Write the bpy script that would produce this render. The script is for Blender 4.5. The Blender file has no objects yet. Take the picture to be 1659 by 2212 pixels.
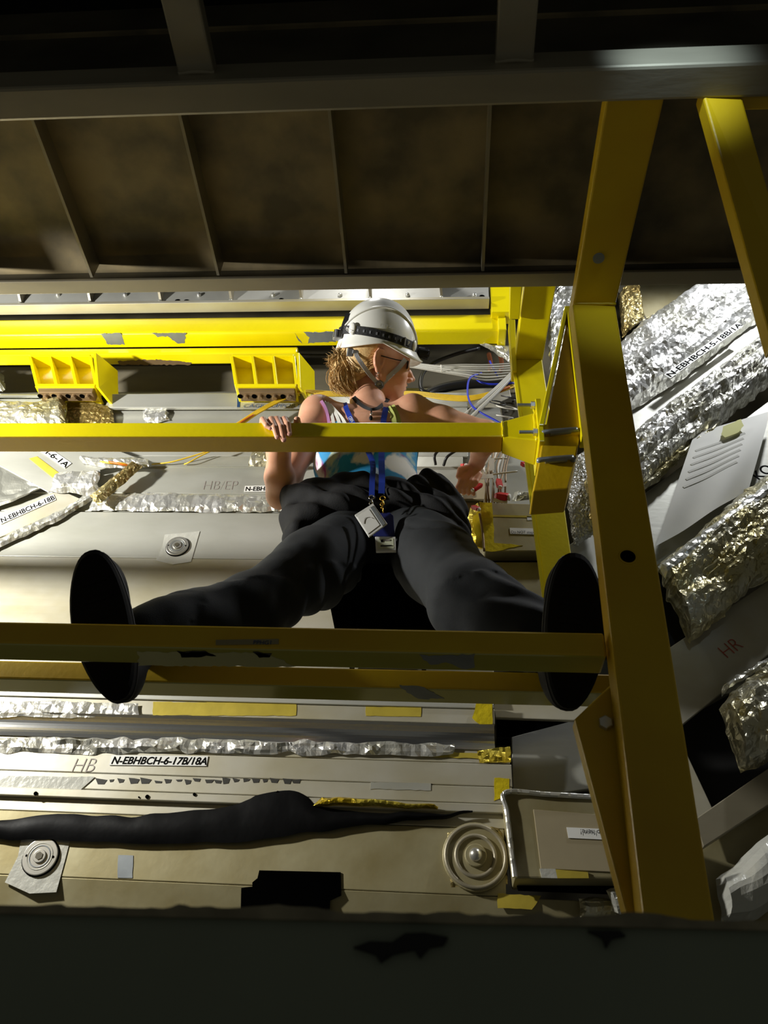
import bpy, bmesh, math, random
import numpy as np
from mathutils import Vector, Matrix, Quaternion

# ------------------------------------------------------------------ camera
W_PX, H_PX, F_PX = 1659.0, 2212.0, 1725.0
CAM = Vector((0.0, 0.0, 1.2))
_x = Vector((0.9969, -0.0073, 0.0782)).normalized()          # world X seen from the camera (right, up, back)
_z = Vector((151.0, 2130.0, -F_PX)).normalized()             # zenith vanishing point
_z = (_z - _x * _z.dot(_x)).normalized()
_y = _z.cross(_x)
ROT = Matrix((_x, _y, _z))                                   # camera -> world
scene = bpy.context.scene
cam_d = bpy.data.cameras.new('camera'); cam = bpy.data.objects.new('camera', cam_d)
scene.collection.objects.link(cam); scene.camera = cam
cam.matrix_world = Matrix.Translation(CAM) @ ROT.to_4x4()
cam_d.sensor_fit = 'VERTICAL'; cam_d.sensor_height = 36.0
cam_d.lens = 36.0 * F_PX / H_PX
cam_d.dof.use_dof = True; cam_d.dof.focus_distance = 2.4; cam_d.dof.aperture_fstop = 10.0      # the phone's small aperture
cam_d.clip_start = 0.02; cam_d.clip_end = 50

# ------------------------------------------------------------------ light
world = bpy.data.worlds.new('cavern'); scene.world = world; world.use_nodes = True
bg = world.node_tree.nodes['Background']
bg.inputs[0].default_value = (0.95, 0.95, 0.80, 1); bg.inputs[1].default_value = 0.045
scene.view_settings.view_transform = 'Standard'; scene.view_settings.look = 'None'
scene.view_settings.gamma = 1.0; scene.view_settings.use_curve_mapping = False
scene.view_settings.exposure = 0.1

def lamp(name, loc, power, color, radius, target=None, angle=None, blend=0.4):
    d = bpy.data.lights.new(name, 'SPOT' if target is not None else 'POINT')
    d.energy = power; d.color = color; d.shadow_soft_size = radius
    o = bpy.data.objects.new(name, d); scene.collection.objects.link(o)
    o.location = Vector(loc) + CAM
    if target is not None:
        d.spot_size = math.radians(angle); d.spot_blend = blend
        o.rotation_euler = ((Vector(target) - Vector(loc)).to_track_quat('-Z', 'Y')).to_euler()
    return o
WORK = (-2.30, 1.07, 1.49)
lamp('work_light', WORK, 265, (1.0, 0.98, 0.91), 0.05, (WORK[0]+.35, WORK[1]+.92, WORK[2]+.18), 133, .05)
lamp('work_light_right', (1.35, 1.45, 3.2), 75, (0.95, 0.97, 1.0), 0.06, (1.0, 2.1, 2.2), 110)
lamp('beam_glint_lamp', (0.34, 0.27, 1.43), 9.0, (0.66, 0.84, 1.0), 0.02, (0.385, 0.60, 1.485), 46, 0.9)  # unseen cool lamp added to put a highlight on the cross beam
lamp('fill_light_above', (-0.35, 1.58, 3.05), 13, (1.0, 0.98, 0.93), 0.06, (-0.2, 1.75, 1.0), 165, .3)  # unseen fill lamp added overhead to even out the light

# ------------------------------------------------------------------ helpers
random.seed(4); RNG = np.random.default_rng(7)
def ray(px, py): return ROT @ Vector(((px - W_PX/2)/F_PX, (H_PX/2 - py)/F_PX, -1.0))
def onY(px, py, Y):
    r = ray(px, py); return CAM + r * (Y / r.y)
def onZ(px, py, Z):
    r = ray(px, py); return CAM + r * (Z / r.z)
def atd(px, py, d): return CAM + ray(px, py) * d
CR = ROT @ Vector((1, 0, 0)); CU = ROT @ Vector((0, 1, 0)); CF = ROT @ Vector((0, 0, -1))
X, Y, Z = Vector((1, 0, 0)), Vector((0, 1, 0)), Vector((0, 0, 1))
def lin(c):
    return tuple(((v/255.0)/12.92 if v/255.0 <= 0.04045 else ((v/255.0+0.055)/1.055)**2.4) for v in c)

def vnoise(P, seed=0):
    """value noise, P (n,3) -> (n,) in -1..1"""
    P = np.asarray(P, dtype=np.float64); i = np.floor(P).astype(np.int64); f = P - i
    f = f*f*(3-2*f)
    def h(a):
        n = (a[..., 0]*374761393 + a[..., 1]*668265263 + a[..., 2]*2147483647 + seed*974634777) & 0xffffffff
        n = ((n ^ (n >> 13))*1274126177) & 0xffffffff
        n = n ^ (n >> 16)
        return (n & 0xffff)/32767.5 - 1.0
    r = 0
    for dx in (0, 1):
        wx = f[..., 0] if dx else 1-f[..., 0]
        for dy in (0, 1):
            wy = f[..., 1] if dy else 1-f[..., 1]
            for dz in (0, 1):
                wz = f[..., 2] if dz else 1-f[..., 2]
                r = r + wx*wy*wz*h(i + np.array([dx, dy, dz]))
    return r

def mesh_obj(name, verts, faces, mat, parent=None, smooth=False):
    me = bpy.data.meshes.new(name)
    me.from_pydata([tuple(v) for v in verts], [], [tuple(int(k) for k in f) for f in faces])
    me.update()
    o = bpy.data.objects.new(name, me); scene.collection.objects.link(o)
    if mat: me.materials.append(mat)
    if parent is not None: o.parent = parent
    if smooth: me.polygons.foreach_set('use_smooth', [True]*len(me.polygons))
    return o
def bm_obj(name, bm, mat, parent=None, smooth=False):
    bmesh.ops.recalc_face_normals(bm, faces=bm.faces)
    me = bpy.data.meshes.new(name); bm.to_mesh(me); bm.free()
    o = bpy.data.objects.new(name, me); scene.collection.objects.link(o)
    if mat: me.materials.append(mat)
    if parent is not None: o.parent = parent
    if smooth: me.polygons.foreach_set('use_smooth', [True]*len(me.polygons))
    return o
def empty(name, loc=(0, 0, 0)):
    o = bpy.data.objects.new(name, None); scene.collection.objects.link(o); o.empty_display_size = .05
    return o
def tag(o, label, cat=None, group=None):
    o['label'] = label
    if cat: o['category'] = cat
    if group: o['group'] = group
    return o
def thing(name, label, cat, group=None): return tag(empty(name), label, cat, group)

def hexa(name, c8, mat, parent=None, bev=0.0, seg=2):
    """c8: 4 corners of one end, 4 of the other (same order)"""
    bm = bmesh.new(); v = [bm.verts.new(p) for p in c8]
    for f in ((0, 1, 2, 3), (7, 6, 5, 4), (0, 4, 5, 1), (1, 5, 6, 2), (2, 6, 7, 3), (3, 7, 4, 0)):
        bm.faces.new([v[i] for i in f])
    bmesh.ops.recalc_face_normals(bm, faces=bm.faces)
    if bev > 0: bmesh.ops.bevel(bm, geom=list(bm.edges), offset=bev, segments=seg, affect='EDGES', profile=.5)
    return bm_obj(name, bm, mat, parent)
def obox(name, c, ax, ay, az, mat, parent=None, bev=0.0, seg=2):
    """box with centre c and half-axis vectors"""
    c = Vector(c); q = [c-ax-ay-az, c-ax+ay-az, c-ax+ay+az, c-ax-ay+az]
    return hexa(name, q + [p + 2*ax for p in q], mat, parent, bev, seg)
def abox(name, x0, x1, y0, y1, z0, z1, mat, parent=None, bev=0.0, seg=2):
    return obox(name, ((x0+x1)/2, (y0+y1)/2, (z0+z1)/2), X*(x1-x0)/2, Y*(y1-y0)/2, Z*(z1-z0)/2, mat, parent, bev, seg)
def prism(name, pts, vec, mat, parent=None, bev=0.0):
    bm = bmesh.new(); a = [bm.verts.new(p) for p in pts]; b = [bm.verts.new(Vector(p)+vec) for p in pts]; n = len(pts)
    bm.faces.new(a); bm.faces.new(b[::-1])
    for i in range(n): bm.faces.new((a[i], b[i], b[(i+1) % n], a[(i+1) % n]))
    bmesh.ops.recalc_face_normals(bm, faces=bm.faces)
    if bev > 0: bmesh.ops.bevel(bm, geom=list(bm.edges), offset=bev, segments=2, affect='EDGES', profile=.5)
    return bm_obj(name, bm, mat, parent)
def ypoly(name, pxs, Yp, t, mat, parent=None, bev=0.0, jag=0.0):
    """polygon traced on the vertical plane Y=Yp, thickness t away from the viewer"""
    pts = [onY(px, py, Yp) for px, py in pxs]
    if jag > 0:
        q = []
        for i, p in enumerate(pts):
            n = pts[(i+1) % len(pts)]; k = max(1, int((n-p).length/0.012))
            for j in range(k):
                s = p.lerp(n, j/k)
                q.append(s + (X*random.uniform(-1, 1) + Z*random.uniform(-1, 1))*jag)
        pts = q
    return prism(name, pts, Y*t, mat, parent, bev)
def smooth_path(pts, n=8):
    pts = [Vector(p) for p in pts]
    if len(pts) < 3: 
        return [pts[0].lerp(pts[-1], i/n) for i in range(n+1)]
    P = [pts[0]*2-pts[1]] + pts + [pts[-1]*2-pts[-2]]; out = []
    for i in range(1, len(P)-2):
        a, b, c, d = P[i-1], P[i], P[i+1], P[i+2]
        for k in range(n):
            t = k/n
            out.append(0.5*((2*b) + (c-a)*t + (2*a-5*b+4*c-d)*t*t + (3*b-a-3*c+d)*t**3))
    out.append(pts[-1]); return out
def sweep(name, path, prof, mat, parent=None, up=None, smooth=True, scales=None, closed=False):
    """sweep a closed 2-D profile along a path"""
    n = len(path); m = len(prof); V = []; Fc = []
    up = Vector(up) if up is not None else Vector((0.13, -0.8, 0.55))
    for i, p in enumerate(path):
        if closed: t = path[(i+1) % n]-path[i-1]
        else: t = path[min(i+1, n-1)]-path[max(i-1, 0)]
        t.normalize(); s = t.cross(up)
        if s.length < 1e-4: s = t.orthogonal()
        s.normalize(); u = s.cross(t); k = scales[i] if scales else 1.0
        for a, b in prof: V.append(p + s*a*k + u*b*k)
    for i in range(n if closed else n-1):
        for j in range(m):
            i2 = (i+1) % n
            Fc.append((i*m+j, i*m+(j+1) % m, i2*m+(j+1) % m, i2*m+j))
    if not closed: Fc += [tuple(range(m))[::-1], tuple((n-1)*m+j for j in range(m))]
    bm = bmesh.new(); vs = [bm.verts.new(v) for v in V]
    for f in Fc:
        try: bm.faces.new([vs[k] for k in f])
        except ValueError: pass
    return bm_obj(name, bm, mat, parent, smooth)
def circ(r, n=10, sq=1.0): return [(r*math.cos(2*math.pi*i/n), r*sq*math.sin(2*math.pi*i/n)) for i in range(n)]
def tube(name, pts, r, mat, parent=None, n=10, sub=8, scales=None):
    return sweep(name, smooth_path(pts, sub) if sub else [Vector(p) for p in pts], circ(r, n), mat, parent, scales=scales)
def ribbon(name, pts, w, t, mat, parent=None, up=None, sub=8):
    return sweep(name, smooth_path(pts, sub), [(-w/2, -t/2), (w/2, -t/2), (w/2, t/2), (-w/2, t/2)], mat, parent, up=up, smooth=False)
def cyl(name, c, axis, r, h, mat, parent=None, n=20, bev=0.0, r2=None):
    axis = Vector(axis).normalized(); q = Z.rotation_difference(axis).to_matrix().to_4x4()
    bm = bmesh.new(); bmesh.ops.create_cone(bm, cap_ends=True, segments=n, radius1=r, radius2=r if r2 is None else r2, depth=h,
                                            matrix=Matrix.Translation(c) @ q)
    if bev > 0:
        e = [e for e in bm.edges if len(e.link_faces) == 2 and max(len(f.verts) for f in e.link_faces) > 4]
        bmesh.ops.bevel(bm, geom=e, offset=bev, segments=2, affect='EDGES', profile=.5)
    return bm_obj(name, bm, mat, parent)
def ring(name, c, axis, r, rt, mat, parent=None, n=28, m=8, flat=1.0):
    axis = Vector(axis).normalized(); a = axis.orthogonal().normalized(); b = axis.cross(a)
    path = [Vector(c) + (a*math.cos(2*math.pi*i/n) + b*math.sin(2*math.pi*i/n))*r for i in range(n)]
    return sweep(name, path, circ(rt, m, flat), mat, parent, up=axis, closed=True)
def ball(name, c, r, mat, parent=None, n=12):
    bm = bmesh.new(); bmesh.ops.create_uvsphere(bm, u_segments=n, v_segments=max(6, n//2), radius=r, matrix=Matrix.Translation(c))
    return bm_obj(name, bm, mat, parent, True)
def lettering(text, origin, xd, yd, size, mat, parent, sx=1.0, shear=0.0, bold=0.0, name='lettering'):
    cu = bpy.data.curves.new('t', 'FONT'); cu.body = text; cu.size = 1.0; cu.shear = shear; cu.offset = bold
    cu.resolution_u = 4
    to = bpy.data.objects.new('t', cu); scene.collection.objects.link(to)
    dg = bpy.context.evaluated_depsgraph_get(); dg.update()
    me = bpy.data.meshes.new_from_object(to.evaluated_get(dg))
    bpy.data.objects.remove(to); bpy.data.curves.remove(cu)
    xd = Vector(xd).normalized(); yd = Vector(yd); yd = (yd - xd*yd.dot(xd)).normalized(); nd = xd.cross(yd)
    M = Matrix((xd*size*sx, yd*size, nd*size)).transposed()
    me.name = name
    for v in me.vertices: v.co = M @ v.co + Vector(origin)
    me.materials.clear(); me.materials.append(mat)
    o = bpy.data.objects.new(name, me); scene.collection.objects.link(o); o.parent = parent
    return o

# ------------------------------------------------------------------ materials
def new_mat(name):
    m = bpy.data.materials.new(name); m.use_nodes = True
    return m, m.node_tree.nodes, m.node_tree.links, m.node_tree.nodes['Principled BSDF']
def mat(name, rgb, rough=0.5, metal=0.0, var=0.12, nscale=8.0, bump=0.0, bscale=60.0, stretch=(1, 1, 1), rgb2=None, spec=0.5, thr=None, coat=0.0, sub=0.0):
    m, N, L, b = new_mat(name)
    tc = N.new('ShaderNodeTexCoord'); mp = N.new('ShaderNodeMapping'); mp.inputs['Scale'].default_value = stretch
    L.new(tc.outputs['Object'], mp.inputs[0])
    nz = N.new('ShaderNodeTexNoise'); nz.inputs['Scale'].default_value = nscale; nz.inputs['Detail'].default_value = 6
    L.new(mp.outputs[0], nz.inputs['Vector'])
    c1 = lin(rgb); c2 = lin(rgb2) if rgb2 else tuple(v*(1-2*var) for v in c1)
    rp = N.new('ShaderNodeValToRGB'); e = rp.color_ramp.elements
    e[0].position, e[1].position = thr if thr else (0.3, 0.7)
    e[0].color = (*c2, 1); e[1].color = (*c1, 1)
    L.new(nz.outputs['Fac'], rp.inputs[0]); L.new(rp.outputs[0], b.inputs['Base Color'])
    b.inputs['Roughness'].default_value = rough; b.inputs['Metallic'].default_value = metal
    b.inputs['Specular IOR Level'].default_value = spec
    if coat: b.inputs['Coat Weight'].default_value = coat; b.inputs['Coat Roughness'].default_value = .12
    if sub:
        b.inputs['Subsurface Weight'].default_value = sub; b.inputs['Subsurface Radius'].default_value = (.012, .005, .003)
        b.inputs['Subsurface Scale'].default_value = 0.6
    if bump > 0:
        n2 = N.new('ShaderNodeTexNoise'); n2.inputs['Scale'].default_value = bscale; n2.inputs['Detail'].default_value = 4
        L.new(mp.outputs[0], n2.inputs['Vector'])
        bp = N.new('ShaderNodeBump'); bp.inputs['Strength'].default_value = bump; bp.inputs['Distance'].default_value = .01
        L.new(n2.outputs['Fac'], bp.inputs['Height']); L.new(bp.outputs[0], b.inputs['Normal'])
    return m
def foil_mat(name, rgb, rgb2, rough=0.30, scale=30.0, strength=0.35):
    m, N, L, b = new_mat(name)
    tc = N.new('ShaderNodeTexCoord')
    nz = N.new('ShaderNodeTexNoise'); nz.inputs['Scale'].default_value = 7; nz.inputs['Detail'].default_value = 3
    L.new(tc.outputs['Object'], nz.inputs['Vector'])
    rp = N.new('ShaderNodeValToRGB'); e = rp.color_ramp.elements; e[0].position, e[1].position = .40, .62
    e[0].color = (*lin(rgb2), 1); e[1].color = (*lin(rgb), 1)
    L.new(nz.outputs['Fac'], rp.inputs[0]); L.new(rp.outputs[0], b.inputs['Base Color'])
    b.inputs['Metallic'].default_value = 0.7; b.inputs['Roughness'].default_value = rough
    vo = N.new('ShaderNodeTexVoronoi'); vo.inputs['Scale'].default_value = scale; vo.distance = 'MANHATTAN'
    n2 = N.new('ShaderNodeTexNoise'); n2.inputs['Scale'].default_value = scale*.6; n2.inputs['Detail'].default_value = 5
    n2.inputs['Distortion'].default_value = 1.2
    ad = N.new('ShaderNodeMath'); ad.operation = 'ADD'
    L.new(tc.outputs['Object'], vo.inputs['Vector']); L.new(tc.outputs['Object'], n2.inputs['Vector'])
    L.new(vo.outputs['Distance'], ad.inputs[0]); L.new(n2.outputs['Fac'], ad.inputs[1])
    bp = N.new('ShaderNodeBump'); bp.inputs['Strength'].default_value = strength; bp.inputs['Distance'].default_value = .012
    L.new(ad.outputs[0], bp.inputs['Height']); L.new(bp.outputs[0], b.inputs['Normal'])
    return m

M = {}
M['yellow'] = mat('yellow_paint', (242, 226, 4), .32, 0, .05, 5, .04, 90, rgb2=(234, 214, 4), coat=.25)
M['yellow_shaded'] = mat('shaded_yellow_paint', (214, 180, 18), .40, 0, .08, 5, .05, 70, rgb2=(200, 160, 14))  # same yellow paint, darkened for the members in shade
M['yellow_wall_lit'] = mat('wall_lit_yellow_paint', (186, 180, 72), .18, 0, .1, 6, rgb2=(170, 160, 50), stretch=(.5, 1, 1), spec=1.0, coat=.8)  # foot rail undersides, colour paled for light reflected off the wall
M['bare'] = mat('bare_steel', (150, 156, 160), .45, .5, .1, 25)
M['alu'] = mat('dull_aluminium', (206, 206, 198), .42, .55, .10, 5, .05, 26, rgb2=(182, 182, 170), stretch=(.5, 1, 1.4))
M['alu_warm'] = mat('warm_aluminium', (202, 199, 186), .45, .5, .10, 6, .06, 22, rgb2=(180, 172, 142), stretch=(.7, 1, 1))  # warm grey mottled with a yellower tone
M['alu_tan'] = mat('tan_aluminium', (172, 164, 130), .5, .45, .10, 7, .05, 30, rgb2=(144, 132, 90))  # tan mottled with a darker tan
M['polished'] = mat('polished_aluminium', (205, 206, 205), .2, .95, .04, 6, .03, 14, stretch=(.35, 1, 1))
M['tape'] = mat('yellowed_tape', (196, 176, 70), .35, .1, .12, 14, .06, 40)
M['tape_bright'] = mat('amber_tape', (224, 202, 36), .3, .2, .12, 18, .25, 60)
M['tape_clear'] = mat('clear_tape', (205, 205, 196), .25, .25, .06, 14, .2, 50)
M['steel_dark'] = mat('dark_grey_steel', (92, 86, 68), .55, .25, .16, 5, .05, 40, rgb2=(60, 56, 44))
M['steel_edge'] = mat('grey_steel_flange', (158, 150, 128), .45, .4, .12, 9, .05, 60, stretch=(.3, 1, 1))
M['soffit'] = mat('mottled_soffit_steel', (150, 134, 98), .6, .1, .2, 6, .05, 30, rgb2=(98, 90, 70), thr=(.36, .62))
M['black_steel'] = mat('blackened_steel', (13, 16, 17), .45, .3, .15, 6)
M['near_plate'] = mat('dark_green_grey_plate', (122, 130, 114), .7, 0, .12, 3, .04, 50)
M['burr'] = mat('scuffed_edge', (150, 142, 118), .5, .3, .25, 40)
M['black'] = mat('matt_black', (10, 10, 11), .7, 0, .1)
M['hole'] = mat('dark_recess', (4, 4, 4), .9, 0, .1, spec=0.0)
M['plastic_black'] = mat('black_plastic_film', (5, 5, 6), .5, 0, .1, 6, .15, 16, spec=.12)
M['foil'] = foil_mat('silver_foil', (232, 232, 230), (205, 204, 192))
M['shelf'] = mat('brushed_shelf_aluminium', (196, 196, 190), .5, .4, .1, 6, .05, 26)
M['foil_fine'] = foil_mat('fine_crinkled_silver_foil', (236, 236, 236), (210, 210, 204), .3, 90, .6)
M['foil_gold'] = foil_mat('yellowed_foil', (216, 213, 194), (192, 182, 134), .30, 34, .5)
M['foil_brown'] = foil_mat('brown_foil', (176, 162, 112), (142, 122, 70), .33, 50, .5)
M['foil_amber'] = foil_mat('amber_foil', (232, 214, 90), (206, 176, 40), .3, 50, .5)
M['paper'] = mat('white_paper', (226, 226, 220), .75, 0, .03)
M['label'] = mat('white_label_card', (232, 232, 228), .5, 0, .02)
M['ink'] = mat('black_ink', (8, 8, 8), .8, 0, .05, spec=.05)
M['ink_blue'] = mat('blue_marker', (22, 62, 110), .6, 0, .05)
M['ink_red'] = mat('red_marker', (170, 62, 40), .6, 0, .05)
M['ink_grey'] = mat('faded_marker', (150, 142, 136), .6, .2, .05)
M['grime'] = mat('black_tape_residue', (40, 38, 30), .7, 0, .1)
M['bolt'] = mat('bolt_steel', (214, 212, 204), .3, .8, .06, 20)
M['bronze'] = mat('bronze_block', (140, 116, 84), .45, .4, .12, 12)
M['cable_grey'] = mat('grey_cable', (188, 186, 176), .5, 0, .05)
M['cable_white'] = mat('white_cable', (226, 224, 214), .5, 0, .05)
M['cable_yellow'] = mat('yellow_cable', (226, 190, 44), .45, 0, .05)
M['cable_orange'] = mat('orange_cable', (206, 110, 22), .45, 0, .05)
M['cable_blue'] = mat('blue_tube', (22, 44, 190), .4, 0, .05)
M['cable_black'] = mat('black_hose', (16, 16, 18), .42, 0, .1)
M['red'] = mat('red_connector', (196, 30, 26), .45, 0, .08)
M['copper'] = mat('copper_pipe', (196, 120, 80), .3, .8, .1)
M['card'] = mat('tan_card', (160, 148, 118), .6, 0, .08, 6)
M['skin'] = mat('skin', (226, 172, 142), .48, 0, .04, 30, .03, 220, rgb2=(218, 158, 128), sub=.12)
M['hair'] = mat('blonde_hair', (232, 200, 142), .45, 0, .2, 90, .15, 160, rgb2=(200, 160, 104))
M['hair_dark'] = mat('dark_blonde_hair', (120, 90, 56), .5, 0, .2, 90, .2, 160)
M['helmet'] = mat('white_helmet_shell', (238, 238, 232), .28, 0, .01, 5, coat=.3)
M['strap_grey'] = mat('grey_webbing', (186, 188, 194), .6, 0, .05, 40, .15, 300)
M['strap_black'] = mat('black_webbing', (22, 22, 25), .6, 0, .1, 40, .15, 300)
M['plastic_grey'] = mat('grey_plastic', (128, 130, 134), .4, 0, .05)
M['trouser'] = mat('black_work_trouser_cloth', (29, 32, 35), .8, 0, .12, 14, .10, 420, spec=.3)
M['jacket'] = mat('black_jacket_cloth', (15, 15, 17), .8, 0, .12, 14, .10, 300, spec=.25)
M['shoe'] = mat('black_shoe_upper', (16, 16, 17), .65, 0, .1, 20, spec=.3)
M['sole'] = mat('black_rubber_sole', (11, 11, 12), .8, 0, .1, 20, spec=.2)
M['blue'] = mat('blue_lanyard_webbing', (30, 62, 176), .55, 0, .06, 30)
M['badge'] = mat('clear_badge_sleeve', (216, 216, 212), .25, 0, .03)
M['badge_blue'] = mat('dark_blue_card_holder', (26, 34, 96), .45, 0, .06)
M['gold'] = mat('gold_clip', (212, 170, 70), .25, .9, .06)
M['silver'] = mat('silver_jewellery', (220, 220, 220), .15, 1.0, .03)
M['lens'] = mat('smoky_glasses', (40, 36, 24), .15, 0, .05)
M['lip'] = mat('lips', (190, 112, 96), .5, 0, .04)

def tiedye():
    m, N, L, b = new_mat('tie_dye_cloth')
    tc = N.new('ShaderNodeTexCoord')
    def blob(scale, lo, hi, off):
        mp = N.new('ShaderNodeMapping'); mp.inputs['Location'].default_value = off; L.new(tc.outputs['Object'], mp.inputs[0])
        n = N.new('ShaderNodeTexNoise'); n.inputs['Scale'].default_value = scale; n.inputs['Detail'].default_value = 4
        n.inputs['Distortion'].default_value = .6; L.new(mp.outputs[0], n.inputs['Vector'])
        r = N.new('ShaderNodeMapRange'); r.inputs[1].default_value = lo; r.inputs[2].default_value = hi
        L.new(n.outputs['Fac'], r.inputs[0]); return r.outputs[0]
    col = None
    prev = lin((236, 234, 232))
    for fac, c in ((blob(11, .46, .54, (1, 2, 3)), (162, 62, 142)), (blob(8, .47, .53, (4.3, 1, 7)), (24, 140, 196)), (blob(9, .58, .66, (9, 3, 1)), (190, 205, 180))):
        mx = N.new('ShaderNodeMix'); mx.data_type = 'RGBA'
        if col is None: mx.inputs[6].default_value = (*prev, 1)
        else: L.new(col, mx.inputs[6])
        mx.inputs[7].default_value = (*lin(c), 1); L.new(fac, mx.inputs[0]); col = mx.outputs[2]
    L.new(col, b.inputs['Base Color']); b.inputs['Roughness'].default_value = .75
    return m
M['tiedye'] = tiedye()

YW = 2.05                                       # front plane of the detector wall
def zy(py, Yp=YW, px=400): return onY(px, py, Yp).z
def xw(px, py, Yp=YW): return onY(px, py, Yp).x
#@@STRUCT
# ================================================================== structure: overhead platform (ceiling)
def rel(z): return z + CAM.z
ZS, ZF, ZB = 1.80, 1.72, 1.455
def yz(py, z, px=600): return onZ(px, py, z).y
ceil_ = abox('ceiling', -2.2, 2.0, yz(243, ZB)-.02, yz(627, ZF), rel(ZS), rel(ZS+.012), M['soffit'])
ceil_['kind'] = 'structure'; tag(ceil_, 'dark mottled underside of the steel platform overhead')
f1, f2 = yz(600, ZF), yz(628, ZF)
abox('edge_flange', -2.2, 2.0, f1, f2, rel(ZF), rel(ZF+.010), M['steel_edge'], ceil_, .002)
abox('edge_web', -2.2, 2.0, f2-.008, f2, rel(ZF+.008), rel(ZS+.02), M['steel_dark'], ceil_)
b1, b2 = yz(170, ZB), yz(245, ZB)
abox('cross_beam', -2.2, 2.0, b1, b2, rel(ZB), rel(ZB+.075), M['steel_edge'], ceil_, .006)
abox('beam_web', -2.2, 2.0, b2-.015, b2-.003, rel(ZB+.07), rel(1.96), M['steel_dark'], ceil_)
for px, py in ((-330, 590), (-75, 590), (196, 590), (470, 590), (745, 585), (1040, 580), (1340, 575)):
    xr = onZ(px, py, ZF+.03).x
    hexa('rib', [(xr, b2-.005, rel(ZS-.045)), (xr+.007, b2-.005, rel(ZS-.045)), (xr+.007, b2-.005, rel(ZS)), (xr, b2-.005, rel(ZS)),
                 (xr, f1+.004, rel(ZS-.06)), (xr+.007, f1+.004, rel(ZS-.06)), (xr+.007, f1+.004, rel(ZS)), (xr, f1+.004, rel(ZS))], M['steel_edge'], ceil_)
abox('upper_plate', -2.2, 2.0, -.5, b2, rel(1.95), rel(1.97), M['black_steel'], ceil_)
for px0, px1, m in ((386, 464, 'steel_edge'), (1068, 1150, 'steel_edge')):
    p0, p1 = onZ(px0, 165, ZB+.03), onZ(px1, 165, ZB+.03)
    abox('hanger_bar', p0.x, p1.x, -.4, b1+.004, p0.z, p0.z+.03, M[m], ceil_, .004)
    for q in (.1, .9):
        sweep('weld_bead', smooth_path([p0.lerp(p1, 0)+Vector((0, b1-p0.y, .005)), p0.lerp(p1, .5)+Vector((0, b1-p0.y-.004, .004)), p1+Vector((0, b1-p1.y, .005))]), circ(.006, 8), M['steel_edge'], ceil_) if q < .5 else None

# near plate at the bottom of the frame
YN = .52
zt = onY(830, 1972, YN).z
pl = empty('near_platform_plate'); tag(pl, 'dark green-grey steel plate across the bottom edge of the view', 'steel plate')
L_, R_ = onY(-260, 1958, YN), onY(1920, 2006, YN)
prism('plate', [L_, R_, R_-Z*.75, L_-Z*.75], Y*.012, M['near_plate'], pl)
pts = []
n = 150
top = [L_.lerp(R_, i/n) for i in range(n+1)]
V = []; Fc = []
for i, p in enumerate(top):
    a = .0014 + .0030*max(0, vnoise([[p.x*38, 1, 2]], 3)[0]) + .0016*max(0, vnoise([[p.x*120, 1, 2]], 5)[0])
    V += [p+Vector((0, -.004, -.003)), p+Vector((0, -.004, a)), p+Vector((0, .014, a)), p+Vector((0, .014, -.003))]
for i in range(n):
    for j in range(4): Fc.append((i*4+j, i*4+(j+1) % 4, i*4+4+(j+1) % 4, i*4+4+j))
mesh_obj('burred_edge', V, Fc, M['burr'], pl)
ypoly('torn_patch', [(765, 2043), (800, 2030), (850, 2034), (872, 2018), (915, 2012), (968, 2022), (962, 2038), (930, 2050), (905, 2072), (893, 2048), (850, 2062), (820, 2082), (808, 2058)], YN-.004, .004, M['black'], pl, jag=.001)
ypoly('torn_patch', [(1270, 2012), (1340, 2008), (1352, 2018), (1320, 2030), (1310, 2046), (1300, 2026)], YN-.004, .004, M['black'], pl, jag=.001)

# ================================================================== yellow scaffold frame (front)
YP = 1.10
fr = thing('scaffold_frame', 'dull yellow steel frame with the tall post at right and two low foot rails', 'scaffold')
def lerp2(a, b, t): return (a[0]+(b[0]-a[0])*t, a[1]+(b[1]-a[1])*t)
Lt, Lb, Rt, Rb = (1237, 655), (1391, 1990), (1330, 660), (1545, 1990)
Lb2, Rb2 = lerp2(Lt, Lb, 1.12), lerp2(Rt, Rb, 1.12)
ft = [onY(*Lt, YP), onY(*Rt, YP), onY(*Rb2, YP), onY(*Lb2, YP)]
prism('post', ft, Y*.052, M['yellow_shaded'], fr, .004)
ZK = onY(1283, 657, YP).z
q = [Vector((onY(*Lt, YP).x, YP+.052, ZK)), Vector((onY(*Rt, YP).x, YP+.052, ZK)), onZ(1443, 180, ZK-CAM.z), onZ(1315, 180, ZK-CAM.z)]
prism('top_arm', q, Z*.04, M['yellow_shaded'], fr, .004)
c = onZ(1293, 557, ZK-CAM.z)
cyl('hole_plug', c, Z, .012, .006, M['bare'], fr, 16)
cyl('bolt_hole', onY(1356, 1203, YP), Y, .0125, .004, M['hole'], fr, 20)
ring('hole_rim', onY(1356, 1203, YP), Y, .0135, .002, M['yellow_shaded'], fr)
# the weld of the arm and post
sweep('weld_bead', [onY(1240+k*9, 657, YP)+Vector((0, -.001, random.uniform(-.001, .001))) for k in range(11)], circ(.0035, 6), M['yellow_shaded'], fr)
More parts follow.
